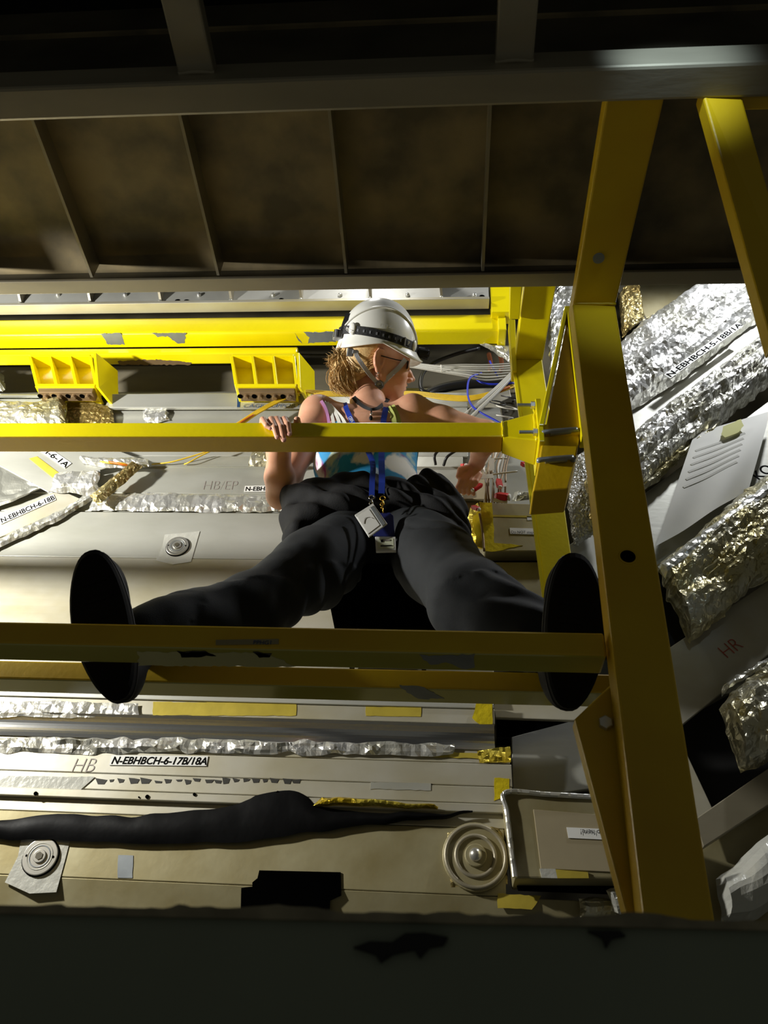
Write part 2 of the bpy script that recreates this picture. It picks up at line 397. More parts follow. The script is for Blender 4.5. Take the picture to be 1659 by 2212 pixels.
# front foot rail
def rail(name, px, top_y, bot_y, back_y, Yp, x0, x1, matf, matb, parent, bev=.004, front_dy=0):
    zt_, zb_ = onY(px, top_y, Yp).z, onY(px, bot_y, Yp).z
    yb_ = onZ(px, back_y, zb_-CAM.z).y
    o = abox(name, x0, x1, Yp, yb_, zb_, zt_, matf, parent, bev)
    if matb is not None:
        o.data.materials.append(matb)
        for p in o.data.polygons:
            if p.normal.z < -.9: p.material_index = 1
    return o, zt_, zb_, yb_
xR = onY(1312, 1400, YP+.01).x
YR1 = 1.12
r1, r1t, r1b, r1y = rail('foot_rail', 700, 1355, 1405, 1443, YR1, -1.9, xR, M['yellow_shaded'], M['yellow_wall_lit'], fr)
YR2 = 1.41
r2, r2t, r2b, r2y = rail('foot_rail', 500, 1437, 1478, 1508, YR2, -1.9, onY(1330, 1480, YR2).x, M['yellow_shaded'], M['yellow_wall_lit'], fr)
# paint chips on the undersides and edges of the foot rails
def chip(pxs, zz, m, parent, jag=.0025):
    pts = []
    q = [onZ(px, py, zz-CAM.z) for px, py in pxs]
    for i, p in enumerate(q):
        nx = q[(i+1) % len(q)]; k = max(1, int((nx-p).length/.008))
        for j in range(k):
            s = p.lerp(nx, j/k); pts.append(s + Vector((random.uniform(-1, 1), random.uniform(-1, 1), 0))*jag)
    return prism('paint_chip', pts, Z*-.0007, m, parent)
chip([(905, 1414), (940, 1416), (1025, 1414), (1022, 1443), (995, 1444), (965, 1430), (935, 1437)], r1b, M['bare'], fr)
chip([(300, 1408), (560, 1409), (600, 1420), (640, 1440), (300, 1437)], r1b, mat('pale_worn_primer', (186, 182, 128), .4, 0, .06, 9), fr)
chip([(380, 1406), (440, 1406), (470, 1416), (395, 1420)], r1b, M['grime'], fr)
chip([(545, 1408), (585, 1410), (580, 1418), (560, 1420)], r1b, M['grime'], fr)
chip([(860, 1480), (910, 1482), (960, 1508), (905, 1510), (880, 1496)], r2b, M['bare'], fr)
# sticker on the front rail with faded print
st = ypoly('sticker', [(466, 1382), (602, 1380), (602, 1391), (466, 1393)], YR1-.0012, .001, mat('faded_sticker', (150, 140, 104), .5, 0, .06), fr)
lettering('PPHG1', onY(546, 1391.5, YR1-.0025), X, Z, .0105, M['ink_blue'], st, 1.0)
# gusset behind the post with its bolt
g = [onY(*p, YP+.053) for p in ((1332, 1466), (1241, 1553), (1362, 2010), (1420, 2010), (1380, 1500))]
prism('gusset', g, Y*.030, M['yellow_shaded'], fr, .003)
bo = cyl('bolt', onY(1308, 1562, YP+.05), Y, .011, .012, M['bolt'], fr, 6, .0015)
cyl('washer', onY(1308, 1562, YP+.055), Y, .017, .003, M['bare'], fr, 20)

# second post nearest the viewer, top right
np_ = thing('slanting_post', 'yellow flat post leaning down from the platform beam at the upper right edge', 'scaffold post')
a0, a1 = onZ(1512, 182, ZB+.03), onZ(1597, 186, ZB+.03)
b0, b1_ = onY(1668, 740, .80), onY(1738, 690, .80)
prism('post', [a0, a1, b1_, b0], Y*.035, M['yellow_shaded'], np_, .004)
c0, c1 = onZ(1565, 203, ZB+.02), onZ(1800, 197, ZB+.02)
obox('cross_piece', (c0+c1)/2+Y*.012, (c1-c0)/2, Y*.012, Z*.012, M['yellow_shaded'], np_, .003)

# ================================================================== guard rail held by the woman
YG = 1.46
gr = thing('guard_rail', 'bright yellow square guard rail gripped by the woman, bolted to a bracket', 'rail')
xE = onY(1085, 925, YG).x
g1, g1t, g1b, g1y = rail('rail_bar', 700, 912, 943, 978, YG, -2.0, xE, M['yellow'], M['yellow_shaded'], gr)  # underside shade painted in with the darker yellow
xP = onY(1158, 930, YG).x
hz = .018
hexa('flared_end', [(xE, YG-.001, g1b-.001), (xE, g1y+.001, g1b-.001), (xE, g1y+.001, g1t+.001), (xE, YG-.001, g1t+.001)] +
     [(xP, YG-.012, g1b-.026), (xP, g1y+.02, g1b-.026), (xP, g1y+.02, g1t+.022), (xP, YG-.012, g1t+.022)], M['yellow'], gr, .003)
abox('end_plate', xP, xP+.014, YG-.035, g1y+.035, g1b-.05, g1t+.05, M['yellow'], gr, .002)
sweep('weld_bead', [Vector((xP-.002, YG-.014, g1b-.03+k*.0125)) + Vector((random.uniform(-.002, .002), 0, 0)) for k in range(10)], circ(.004, 6), M['yellow'], gr)
sweep('weld_bead', [Vector((xE, YG-.002, g1b-.002+k*.006)) + Vector((random.uniform(-.002, .002), 0, 0)) for k in range(10)], circ(.003, 6), M['yellow'], gr)
for zz in (g1t+.037, g1b-.008):
    cyl('stud', (xP-.018, YG-.024, zz), X, .0045, .055, M['bare'], gr, 10)
    cyl('nut', (xP-.006, YG-.024, zz), X, .010, .010, M['bolt'], gr, 6)
# bracket (wedge plate and stub) that the end plate clamps on
xS = xP+.014
wedge = [onY(*p, YG-.03) for p in ((1223, 700), (1177, 935), (1262, 935))]
prism('wedge_plate', wedge, Y*.01, M['yellow_shaded'], gr)
for a, b, w in (((1223, 668), (1170, 925), 11), ((1226, 668), (1262, 950), 9)):
    p0, p1 = onY(*a, YG-.03), onY(*b, YG-.03)
    hexa('wedge_edge', [p0+X*-.005+Y*-.012, p0+X*.006+Y*-.012, p0+X*.006+Y*.03, p0+X*-.005+Y*.03, p1+X*-.008+Y*-.012, p1+X*.005+Y*-.012, p1+X*.005+Y*.03, p1+X*-.008+Y*.03], M['yellow'], gr, .002)
stub = [onY(*p, YG-.02) for p in ((1176, 915), (1256, 925), (1243, 1000), (1228, 1056), (1150, 1062), (1163, 1000))]
prism('clamp_stub', stub, Y*.09, M['yellow_shaded'], gr, .004)
ub = thing('u_bolt', 'upper grey U-bolt round the yellow bracket beside the post', 'u-bolt', None)
ub2 = thing('u_bolt', 'lower grey U-bolt round the yellow bracket beside the post', 'u-bolt', None)
for k, (root, px0, py0, px1, py1) in enumerate(((ub, 1174, 936, 1247, 930), (ub2, 1164, 996, 1238, 990))):
    p0, p1 = onY(px0, py0, YG-.028), onY(px1, py1, YG-.028)
    path = [p0+Y*.1, p0+Y*.0, p0*.93+p1*.07-Y*.004, p1*.93+p0*.07-Y*.004, p1, p1+Y*.05, p1+Y*.12]
    tube('bent_rod', path[1:], .0065, M['bare'], root, 8, 5)
    cyl('sleeve', (p0+p1)/2-Y*.001, (p1-p0), .0085, (p1-p0).length*.62, M['bare'], root, 10)

# ================================================================== rear column + rear beam
YC = 1.78
col = thing('rear_column', 'bright yellow rear column with a bent head beside the cable bundle', 'column')
A = [(1111, 776), (1171, 776), (1206, 1000), (1247, 1290), (1268, 1470), (1204, 1470), (1178, 1290), (1141, 1000)]
prism('post', [onY(*p, YC) for p in A], Y*.06, M['yellow'], col, .003)
zk2 = onY(1140, 776, YC).z - CAM.z
prism('head_arm', [onY(1111, 776, YC)+Y*.06, onY(1171, 776, YC)+Y*.06, onZ(1207, 585, zk2), onZ(1138, 585, zk2)], Z*.05, M['yellow'], col, .003)
# side flange strip to the left of the column head
prism('side_flange', [onY(*p, YC-.012) for p in ((1099, 690), (1113, 690), (1117, 800), (1106, 800))], Y*.05, M['yellow'], col, .002)
prism('side_flange', [onZ(1131, 585, zk2-.02), onZ(1103, 600, zk2-.02), onZ(1100, 690, zk2-.02), onZ(1122, 690, zk2-.02)], Z*.03, M['yellow'], col, .002)
e0 = [onY(*p, YC-.002) for p in ((1106, 780), (1112, 780), (1179, 1290), (1172, 1290))]
prism('edge_strip', e0, Y*.012, M['yellow'], col)

YB = 2.02
bm_ = thing('rear_beam', 'long rounded yellow beam running behind the woman\'s helmet', 'beam')
xB0, xB1 = -2.4, onY(1082, 705, YB).x
zt2, zb2 = onY(700, 674, YB).z, onY(700, 716, YB).z
yb2 = onZ(700, 746, zb2-CAM.z).y
dy, dz = yb2-YB, zt2-zb2
prof = []
R = .045
for i in range(7):
    a = math.pi/2*(i/6); prof.append((YB+R-R*math.sin(a), zt2-R+R*math.cos(a)))
for i in range(5):
    a = math.pi/2*(i/4); prof.append((YB+.012-.012*math.cos(a), zb2+.012-.012*math.sin(a)))
prof += [(yb2, zb2), (yb2, zt2)]
prism('hollow_beam', [Vector((xB0, a, b)) for a, b in prof], X*(xB1-xB0), M['yellow'], bm_)
abox('end_cap', xB1-.012, xB1+.02, YB-.012, yb2+.01, zb2-.014, zt2+.012, M['yellow'], bm_, .004)
# lower flange plate
YL = YB+.05
zl1, zl2 = onY(300, 752, YL).z, onY(300, 764, YL).z
yl2 = onZ(300, 788, zl2-CAM.z).y
xL1 = onY(640, 770, YL).x
abox('lower_flange', xB0, xL1, YL, yl2, zl2, zl1, M['yellow'], bm_, .006)
def fchip(pxs, Yp, m=None, parent=None):
    return ypoly('paint_chip', pxs, Yp-.0012, .0015, m or M['bare'], parent or bm_, jag=.003)
def bchip(pxs, zz, m=None, parent=None): return chip(pxs, zz, m or M['bare'], parent or bm_, .003)
bchip([(218, 720), (262, 720), (268, 744), (232, 744)], zb2)
bchip([(326, 719), (402, 719), (398, 742), (383, 743), (362, 726), (340, 728)], zb2)
bchip([(655, 718), (720, 716), (725, 738), (665, 741), (668, 728)], zb2)
bchip([(638, 720), (650, 738), (653, 742), (645, 735)], zb2)
bchip([(255, 780), (330, 776), (415, 783), (410, 788), (255, 788)], zl2, M['bronze'])
# end block between the beam and the column
abox('end_block', onY(1060, 640, 1.99).x, onY(1104, 640, 1.99).x, 1.99, 2.05, onY(1080, 674, 1.99).z, onY(1080, 590, 1.99).z, M['yellow'], bm_, .003)

# brackets under the beam
def bracket(px0, px1, label, offx):
    t = thing('support_bracket', label, 'bracket', 'ribbed yellow brackets under the rear beam')
    Yb = 1.98
    tl, tr = onY(px0+offx[0], 769, Yb), onY(px1, 769, Yb)
    bl, br = onY(px0+offx[1], 829, Yb), onY(px1+offx[2], 829, Yb)
    w = .13
    # back plate, top plate, bottom plate, side plate and four ribs
    prism('back_plate', [tl+Y*.06, tr+Y*.06, br+Y*.06, bl+Y*.06], Y*.012, M['yellow'], t)
    prism('top_plate', [tl, tr, tr+Z*.012, tl+Z*.012], Y*.09, M['yellow'], t, .002)
    prism('bottom_plate', [bl, br, br-Z*.016, bl-Z*.016], Y*.10, M['yellow'], t, .002)
    for k in range(4):
        a = tl.lerp(tr, k/3); b = bl.lerp(br, k/3)
        s = X*.006
        hexa('rib', [a-s, a+s, a+s+Y*.062, a-s+Y*.062, b-s+Y*.004, b+s+Y*.004, b+s+Y*.062, b-s+Y*.062], M['yellow'], t, .0015)
    # tall side plate on the right, reaching back
    prism('side_plate', [tr+X*.008+Z*.02, br+X*.008-Z*.02, br+X*.05+Y*.12-Z*.03, tr+X*.05+Y*.12+Z*.05], X*.012, M['yellow'], t, .002)
    # bolted block below
    blk = [bl-Z*.017+X*.01+Y*.006, br-Z*.017-X*.004+Y*.006, br-Z*.040-X*.004+Y*.008, bl-Z*.040+X*.018+Y*.008]
    b_ = prism('bolted_block', blk, Y*.045, M['bronze'], t, .002)
    for k in range(4):
        c = blk[3].lerp(blk[2], .12+.26*k)+Y*.018
        cyl('bolt', c-Z*.006, Z, .010, .014, M['bronze'], b_, 12, .002)
        cyl('bolt_hole', c-X*.024-Z*.0008, Z, .010, .002, M['hole'], b_, 12)
    return t
bracket(64, 194, 'left ribbed yellow bracket under the rear beam', (0, 14, 12))
bracket(500, 634, 'ribbed yellow bracket under the rear beam nearest the helmet', (0, 9, 6))

# ================================================================== top shelf with gussets above the beam
ts = thing('gusset_shelf', 'pale aluminium shelf with triangular gussets above the yellow beam', 'shelf')
YT = 1.985
x0, x1 = -2.4, onY(1056, 640, YT).x
zt3, zb3 = onY(600, 600, YT).z, onY(600, 655, YT).z
abox('back_sheet', x0, x1, YT, YT+.01, zb3, zt3+.25, M['shelf'], ts)
yl3 = onZ(600, 668, zb3-CAM.z).y
abox('lower_lip', x0, x1, YT-.02, YT+.03, zb3-.016, zb3, M['alu_warm'], ts, .002)
for px in (-120, 45, 194, 345, 497, 648, 798, 952):
    a = onY(px, 655, YT)
    p = [Vector((a.x, YT, zb3+.01)), Vector((a.x-.012, YT-.005, zb3+.16)), Vector((a.x-.02, YT-.15, zb3+.12))]
    prism('gusset', p, X*.010, M['steel_edge'], ts)
    ball('weld_spot', Vector((a.x+.002, YT-.006, zb3+.014)), .009, M['alu'], ts, 8)
for px, py, r in ((383, 650, .010), (402, 651, .011), (583, 653, .016), (607, 647, .008), (1041, 641, .011)):
    cyl('hole', onY(px, py, YT), Y, r, .004, M['hole'], ts, 14)
for px in (125, 270, 430, 590, 735, 880, 1025):
    c = onY(px, 637, YT-.004); ball('weld_spot', c, .010, M['foil'], ts, 8)
#@@WALL
# ================================================================== detector wall
wall = abox('wall_back', -2.4, 2.6, 2.42, 2.46, -.2, 4.6, M['steel_dark'], None)
wall['kind'] = 'structure'; tag(wall, 'detector wall of stacked aluminium panels behind the woman')
XL = -2.3
def panel(y0, y1, Y0, Y1, m, x1px=1000, x0px=None, name='panel', t=.014, bev=.002, curve=0.0):
    z0, z1 = zy(y0, Y0), zy(y1, Y1)
    ym = (y0+y1)/2
    xa = XL if x0px is None else xw(x0px, ym, (Y0+Y1)/2)
    xb = xw(x1px, ym, (Y0+Y1)/2)
    if curve == 0:
        return hexa(name, [(xa, Y0, z0), (xa, Y0+t, z0), (xa, Y1+t, z1), (xa, Y1, z1), (xb, Y0, z0), (xb, Y0+t, z0), (xb, Y1+t, z1), (xb, Y1, z1)], m, wall, bev)
    k = 10; fr_ = [Vector((xa, Y0+(Y1-Y0)*i/k + curve*math.sin(math.pi*i/k), z0+(z1-z0)*i/k)) for i in range(k+1)]
    o = prism(name, fr_ + [p+Y*t for p in fr_[::-1]], X*(xb-xa), m, wall)
    return o
panel(790, 850, 2.36, 2.33, M['steel_edge'], 1120, None)                       # dark recess under the beam
panel(846, 852, 2.33, 2.06, M['alu'], 690, None)
panel(850, 880, 2.06, 2.06, M['alu'], 690, 232, bev=.003)
panel(850, 880, 2.10, 2.10, M['alu'], 1010, None, bev=.003)
panel(882, 985, 2.09, 2.09, M['alu'], 1010)
panel(985, 1007, 2.07, 2.055, M['alu'], 1000, 280)
panel(985, 1007, 2.09, 2.09, M['alu'], 1000, None)
panel(1008, 1066, 2.06, 2.06, M['alu'], 1000, None)
panel(1066, 1106, 2.065, 2.055, M['alu'], 1000, None)
panel(1107, 1206, 2.05, 2.05, M['alu'], 1045, None)
panel(1207, 1360, 2.05, 2.025, M['alu_warm'], 1045, None, curve=.008)
panel(1361, 1502, 2.02, 2.0, M['alu_warm'], 1066, None)
panel(1503, 1513, 1.995, 1.995, M['alu'], 1066, None)
panel(1514, 1546, 2.0, 2.0, M['alu_warm'], 1068, None)
panel(1547, 1600, 1.99, 1.99, M['polished'], 1068, None, curve=.010, name='polished_strip')
panel(1598, 1628, 1.995, 1.99, M['alu_warm'], 1100, None)
panel(1629, 1676, 1.985, 1.985, M['alu_warm'], 1105, None)
panel(1677, 1712, 1.985, 1.985, M['alu_warm'], 1105, None)
panel(1713, 1731, 1.975, 1.975, M['alu_warm'], 1105, None, name='ledge_lip')
panel(1733, 1764, 1.99, 1.985, M['alu_warm'], 1105, None)
panel(1765, 1906, 1.985, 1.985, M['alu_tan'], 1090, None)
panel(1907, 2070, 1.985, 2.02, M['alu_tan'], 1350, None)
# right-hand sector backing plates (diagonal run)
def wplate(pxs, Yp, m, name='panel', t=.014, bev=.002, parent=None): return ypoly(name, pxs, Yp, t, m, wall if parent is None else parent, bev)
wplate([(985, 985), (1170, 985), (1180, 1090), (985, 1090)], 2.16, M['alu'])
wplate([(1000, 880), (1125, 880), (1130, 985), (1000, 985)], 2.17, M['alu'])
wplate([(870, 838), (1100, 838), (1110, 882), (870, 882)], 2.22, M['alu_warm'])
wplate([(985, 1075), (1050, 1075), (1050, 1360), (985, 1360)], 2.10, M['alu_tan'])
wplate([(1044, 1214), (1160, 1214), (1184, 1330), (1184, 1400), (1044, 1400)], 2.02, M['alu_tan'])
wplate([(1160, 1210), (1176, 1210), (1200, 1330), (1200, 1400), (1185, 1400)], 2.04, M['alu'])
wplate([(1062, 1508), (1280, 1490), (1280, 1538), (1240, 1556), (1070, 1550)], 2.02, M['alu_warm'])
wplate([(1105, 1592), (1246, 1552), (1300, 1700), (1190, 1716), (1108, 1716)], 2.08, M['alu'], name='loose_panel')
wplate([(1330, 590), (1560, 590), (1560, 600), (1345, 715)], 2.30, M['alu_tan'])
wplate([(1330, 620), (1360, 606), (1398, 690), (1372, 700)], 2.22, M['steel_dark'])
wplate([(1320, 905), (1750, 590), (1750, 720), (1330, 985)], 2.12, M['alu'])
wplate([(1380, 1075), (1750, 800), (1750, 990), (1400, 1250), (1230, 1250), (1225, 1180)], 2.12, M['alu'])
wplate([(1235, 1190), (1300, 1140), (1330, 1200), (1330, 1330), (1290, 1330)], 2.16, M['steel_edge'])
wplate([(1400, 1430), (1750, 1195), (1750, 1340), (1420, 1610)], 2.08, M['alu_warm'])
wplate([(1430, 1580), (1720, 1420), (1720, 1780), (1480, 1780)], 2.24, M['black'])
wplate([(1480, 1620), (1560, 1790), (1500, 1840), (1450, 1700)], 2.10, M['alu_warm'])
wplate([(1500, 1770), (1720, 1618), (1720, 1700), (1520, 1830)], 2.0, M['steel_edge'], t=.03)
wplate([(1510, 1832), (1720, 1702), (1720, 2010), (1530, 2010)], 2.05, M['alu_tan'])
wplate([(1420, 1190), (1480, 1190), (1500, 1400), (1430, 1420)], 2.2, M['black'])
# holes and black openings
for pxs, Yp in (([(520, 1962), (521, 1918), (545, 1915), (545, 1906), (556, 1897), (560, 1880), (736, 1884), (737, 1934), (713, 1945), (711, 1990), (520, 1990)], 1.984),
                ([(1072, 1552), (1240, 1556), (1240, 1556), (1104, 1592), (1104, 1610), (1072, 1610)], 2.035),):
    ypoly('cut_out', pxs, Yp-.002, .002, M['hole'], wall)
for px, py, r in ((77, 1714, .005), (318, 1721, .005), (420, 1716, .004), (600, 1712, .004), (300, 1722, .002)):
    cyl('drilled_hole', onY(px, py, 1.974), Y, r, .003, M['hole'], wall, 10)
# torn tape residue along the lower panel
pts = []
x = 205
while x < 640:
    w = random.uniform(5, 26); h = random.uniform(2, 7)
    ym = 1687 + random.uniform(-2, 2)
    ypoly('tape_residue', [(x, ym-h), (x+w, ym-h*random.uniform(.3, 1)), (x+w*.8, ym+h*.8), (x+w*.2, ym+h)], 1.9842, .0008, M['grime'], wall, jag=.0015)
    x += w + random.uniform(0, 9)
for (a, b), (c, d) in (((190, 1716), (215, 1720)), ((345, 1640), (352, 1610))): pass
# tape strips on the wall (flat)
def tape(pxs, Yp, m, jag=.0012, t=.0012): return ypoly('tape_strip', pxs, Yp-t, t, m, wall, jag=jag)
tape([(330, 1516), (640, 1518), (640, 1546), (330, 1545)], 2.0, M['tape'])
tape([(790, 1527), (910, 1527), (910, 1548), (790, 1546)], 2.0, M['tape'])
tape([(1030, 1514), (1064, 1514), (1064, 1565), (1035, 1565), (1020, 1550)], 1.99, M['tape_bright'])
tape([(640, 1622), (1060, 1640), (1060, 1628), (640, 1612)], 1.99, M['tape'])
tape([(800, 1690), (930, 1692), (930, 1708), (800, 1704)], 1.985, M['alu'])
tape([(1030, 1622), (1102, 1612), (1104, 1646), (1035, 1648)], 1.985, M['foil_amber'])
tape([(1068, 1680), (1100, 1682), (1100, 1718), (1068, 1730)], 1.985, M['tape_bright'])
tape([(0, 1676), (205, 1678), (168, 1712), (0, 1708)], 1.984, M['tape_clear'])
tape([(255, 1848), (288, 1848), (286, 1896), (254, 1896)], 1.985, M['bare'])
tape([(1075, 1930), (1170, 1935), (1150, 1965), (1075, 1962)], 1.985, M['tape'])
# scratches
for a, b in (((395, 1129), (420, 1137)), ((470, 1118), (560, 1140)), ((310, 1190), (370, 1200)), ((120, 1270), (150, 1300)), ((430, 1640), (470, 1640))):
    pass

# ------------------------------------------------------------------ foil wraps
def foil(name, up, lo, Yp, bulge, amp, m, label, cat='foil', step=.012, freq=42, jag=.004, group=None, ridges=0, smooth=False, parent=None):
    U = [onY(*p, Yp) for p in up]; L = [onY(*p, Yp) for p in lo]
    def resample(P, n):
        d = [0]
        for i in range(1, len(P)): d.append(d[-1]+(P[i]-P[i-1]).length)
        out = []
        for k in range(n+1):
            s = d[-1]*k/n; i = 1
            while i < len(P)-1 and d[i] < s: i += 1
            t = (s-d[i-1])/max(1e-6, d[i]-d[i-1]); out.append(P[i-1].lerp(P[i], t))
        return out
    ln = sum((U[i+1]-U[i]).length for i in range(len(U)-1)); wd = (U[0]-L[0]).length*.5 + (U[-1]-L[-1]).length*.5
    n = max(4, int(ln/step)); mm = max(4, int(wd/step))
    A, B = resample(U, n), resample(L, n)
    P = np.array([[list(A[i].lerp(B[i], j/mm)) for j in range(mm+1)] for i in range(n+1)])
    s = hash(name) % 97 if False else int(abs(U[0].x*1000+U[0].z*333)) % 997
    q = P*freq; 
    u_ = np.linspace(0, ln, n+1)[:, None]*np.ones((1, mm+1)); v_ = np.linspace(0, wd, mm+1)[None, :]*np.ones((n+1, 1))
    qa = np.stack([u_*freq*.38, v_*freq*1.15, u_*0+s*.37], -1)     # creases run along the wrap
    d = vnoise(qa, s) + .5*vnoise(q*1.6, s+1); d = np.abs(d)
    d2 = vnoise(P*np.array([14, 14, 14]), s+2)
    jx = vnoise(q*1.3+5, s+3)*step*.42; jz = vnoise(q*1.3+11, s+4)*step*.42
    u = np.linspace(0, 1, n+1)[:, None]; v = np.linspace(0, 1, mm+1)[None, :]
    env = np.sin(np.pi*v)**.6*np.ones_like(u)
    out = bulge*env*(1+.25*d2) + amp*d + .002
    if ridges: out = out + bulge*.35*np.abs(np.sin(np.pi*ridges*v + d2*.5))
    edge = (v < 1e-6) | (v > 1-1e-6) | (u < 1e-6) | (u > 1-1e-6)
    er = vnoise(q*.9+3, s+6)*jag
    P[..., 0] += jx + np.where(edge, er, 0); P[..., 2] += jz + np.where(edge, vnoise(q*.9+7, s+7)*jag, 0)
    P[..., 1] -= np.where(edge, .0015, out)
    V = P.reshape(-1, 3); Fc = []
    for i in range(n):
        for j in range(mm):
            a, b, c, e = i*(mm+1)+j, (i+1)*(mm+1)+j, (i+1)*(mm+1)+j+1, i*(mm+1)+j+1
            if (i*7+j*13+s) % 3: Fc += [(a, b, c), (a, c, e)]
            else: Fc += [(a, b, e), (b, c, e)]
    o = mesh_obj(name, V, Fc, m, parent, smooth)
    # make the foil a closed thin body
    if label: tag(o, label, cat, group)
    return o
FY = 2.05
foil('foil_wrap', [(1322, 760), (1400, 690), (1490, 628), (1600, 575)], [(1338, 905), (1480, 815), (1600, 722), (1720, 640)], 2.11, .055, .012, M['foil'], 'bright silver crinkled foil bundle above the tilted label at right', ridges=3)
foil('foil_wrap', [(1330, 975), (1450, 872), (1560, 795), (1740, 660)], [(1350, 1095), (1420, 1035), (1540, 930), (1740, 775)], 2.11, .06, .012, M['foil'], 'silver crinkled foil bundle below the tilted label and above the paper sheet', ridges=3)
foil('foil_wrap', [(1345, 1090), (1450, 990), (1560, 910)], [(1380, 1065), (1420, 1040), (1540, 935)], 2.09, .02, .006, M['foil_gold'], 'narrow yellowed foil edge over the paper sheet')
foil('foil_wrap', [(1416, 1225), (1520, 1140), (1640, 1040), (1720, 985)], [(1488, 1392), (1560, 1335), (1640, 1265), (1740, 1205)], 2.05, .06, .012, M['foil_gold'], 'wide pale gold foil blanket with a ragged left end at right', jag=.014, ridges=2)
foil('foil_wrap', [(1424, 1226), (1500, 1165), (1600, 1085), (1720, 1005)], [(1438, 1250), (1510, 1195), (1610, 1112), (1725, 1030)], 1.99, .014, .005, M['foil'], 'ribbed silver foil seam along the top of the gold foil blanket')
foil('foil_wrap', [(1556, 1535), (1600, 1480), (1660, 1428), (1730, 1380)], [(1598, 1668), (1640, 1650), (1680, 1640), (1740, 1600)], 2.02, .07, .016, M['foil_gold'], 'crumpled gold foil bundle low at the right edge', jag=.012)
foil('foil_wrap', [(1566, 1480), (1610, 1445), (1700, 1395)], [(1560, 1505), (1612, 1478), (1700, 1420)], 2.04, .018, .008, M['foil'], 'thin silver foil scraps over the crumpled gold bundle', jag=.008)
foil('foil_wrap', [(1545, 1900), (1600, 1850), (1670, 1790)], [(1560, 1995), (1620, 1990), (1690, 1960)], 2.0, .05, .008, M['tape_clear'], 'glossy clear plastic sheet low beside the post foot', step=.016, freq=22)
foil('foil_wrap', [(1222, 1060), (1245, 985), (1292, 960)], [(1240, 1185), (1290, 1150), (1330, 1120)], 2.06, .03, .008, M['foil_fine'], 'finely crinkled silver foil between the yellow column and post', freq=110, step=.007)
foil('foil_wrap', [(1262, 1040), (1290, 990), (1330, 1000)], [(1285, 1160), (1310, 1140), (1340, 1130)], 2.0, .01, .004, M['foil_brown'], 'brownish foil tape on the fine foil behind the post')
foil('foil_wrap', [(1180, 640), (1216, 606), (1240, 600)], [(1190, 840), (1215, 810), (1232, 770)], 2.14, .02, .012, M['foil'], 'dark shiny foil behind the yellow column head', freq=45)
foil('foil_wrap', [(1335, 640), (1350, 618), (1380, 615)], [(1345, 730), (1370, 705), (1392, 690)], 2.18, .03, .010, M['foil_brown'], 'brown foil knob right of the post top', freq=45)
foil('foil_wrap', [(1036, 744), (1080, 750), (1130, 745)], [(1080, 770), (1105, 785), (1130, 800)], 2.10, .02, .008, M['foil'], 'silver foil flap under the end of the rear beam')
foil('foil_wrap', [(1110, 1066), (1150, 1062), (1190, 1060)], [(1105, 1086), (1150, 1080), (1190, 1075)], 2.10, .02, .008, M['foil'], 'small silver foil piece above the box marked not to step on')
# left-hand foils
foil('foil_wrap', [(-130, 1214), (0, 1162), (136, 1100), (214, 1050)], [(-130, 1240), (0, 1184), (150, 1114), (226, 1062)], 2.04, .008, .006, M['foil'], 'long diagonal silver foil seam under the tilted label at left')
foil('foil_wrap', [(196, 1070), (250, 1030), (292, 998)], [(214, 1092), (262, 1050), (312, 1008)], 2.015, .02, .005, M['foil_brown'], 'brown foil tube slanting across the left wall')
foil('foil_wrap', [(200, 1068), (330, 1066), (480, 1068), (680, 1074)], [(190, 1104), (330, 1106), (480, 1106), (680, 1108)], 2.05, .005, .006, M['foil'], 'long level strip of crinkled foil tape under the wall label', smooth=False)
foil('foil_wrap', [(128, 1022), (215, 1018)], [(104, 1064), (212, 1070)], 2.03, .025, .007, M['foil'], 'square patch of silver foil beside the brown foil tube')
foil('foil_wrap', [(-120, 960), (0, 985), (60, 1010), (108, 1066)], [(-120, 1140), (0, 1094), (40, 1078), (96, 1054)], 2.04, .004, .005, mat('dull_lead_foil', (168, 168, 158), .4, .7, .1, 10, .15, 30), 'dull grey foil sheet above the tilted label at left', freq=22)
foil('foil_wrap', [(-100, 845), (0, 870), (80, 872), (140, 858)], [(-100, 925), (0, 925), (80, 925), (142, 925)], 2.03, .03, .009, M['foil_gold'], 'crumpled yellowed foil under the left bracket')
foil('foil_wrap', [(140, 862), (185, 866), (240, 876)], [(142, 925), (185, 925), (250, 925)], 2.07, .012, .005, M['foil_brown'], 'brown foil patch just left of the smeared panel')
foil('foil_wrap', [(170, 985), (230, 990), (320, 992)], [(180, 1004), (240, 1012), (326, 1008)], 2.03, .018, .006, M['foil'], 'small foil crumple at the end of the yellow wires')
foil('foil_wrap', [(540, 980), (590, 980), (640, 985)], [(536, 1008), (590, 1010), (640, 1008)], 2.03, .02, .007, M['foil_gold'], 'knot of yellowed foil just left of the woman\'s arm')
foil('foil_wrap', [(310, 884), (340, 882), (368, 886)], [(312, 912), (340, 914), (366, 910)], 2.085, .014, .005, M['foil'], 'small creased foil patch above the guard rail')
foil('foil_wrap', [(-120, 796), (-60, 796), (0, 800), (12, 830)], [(-120, 840), (-60, 842), (-10, 846), (8, 848)], 2.2, .03, .01, M['foil'], 'dark foil bundle at the left edge below the beam')
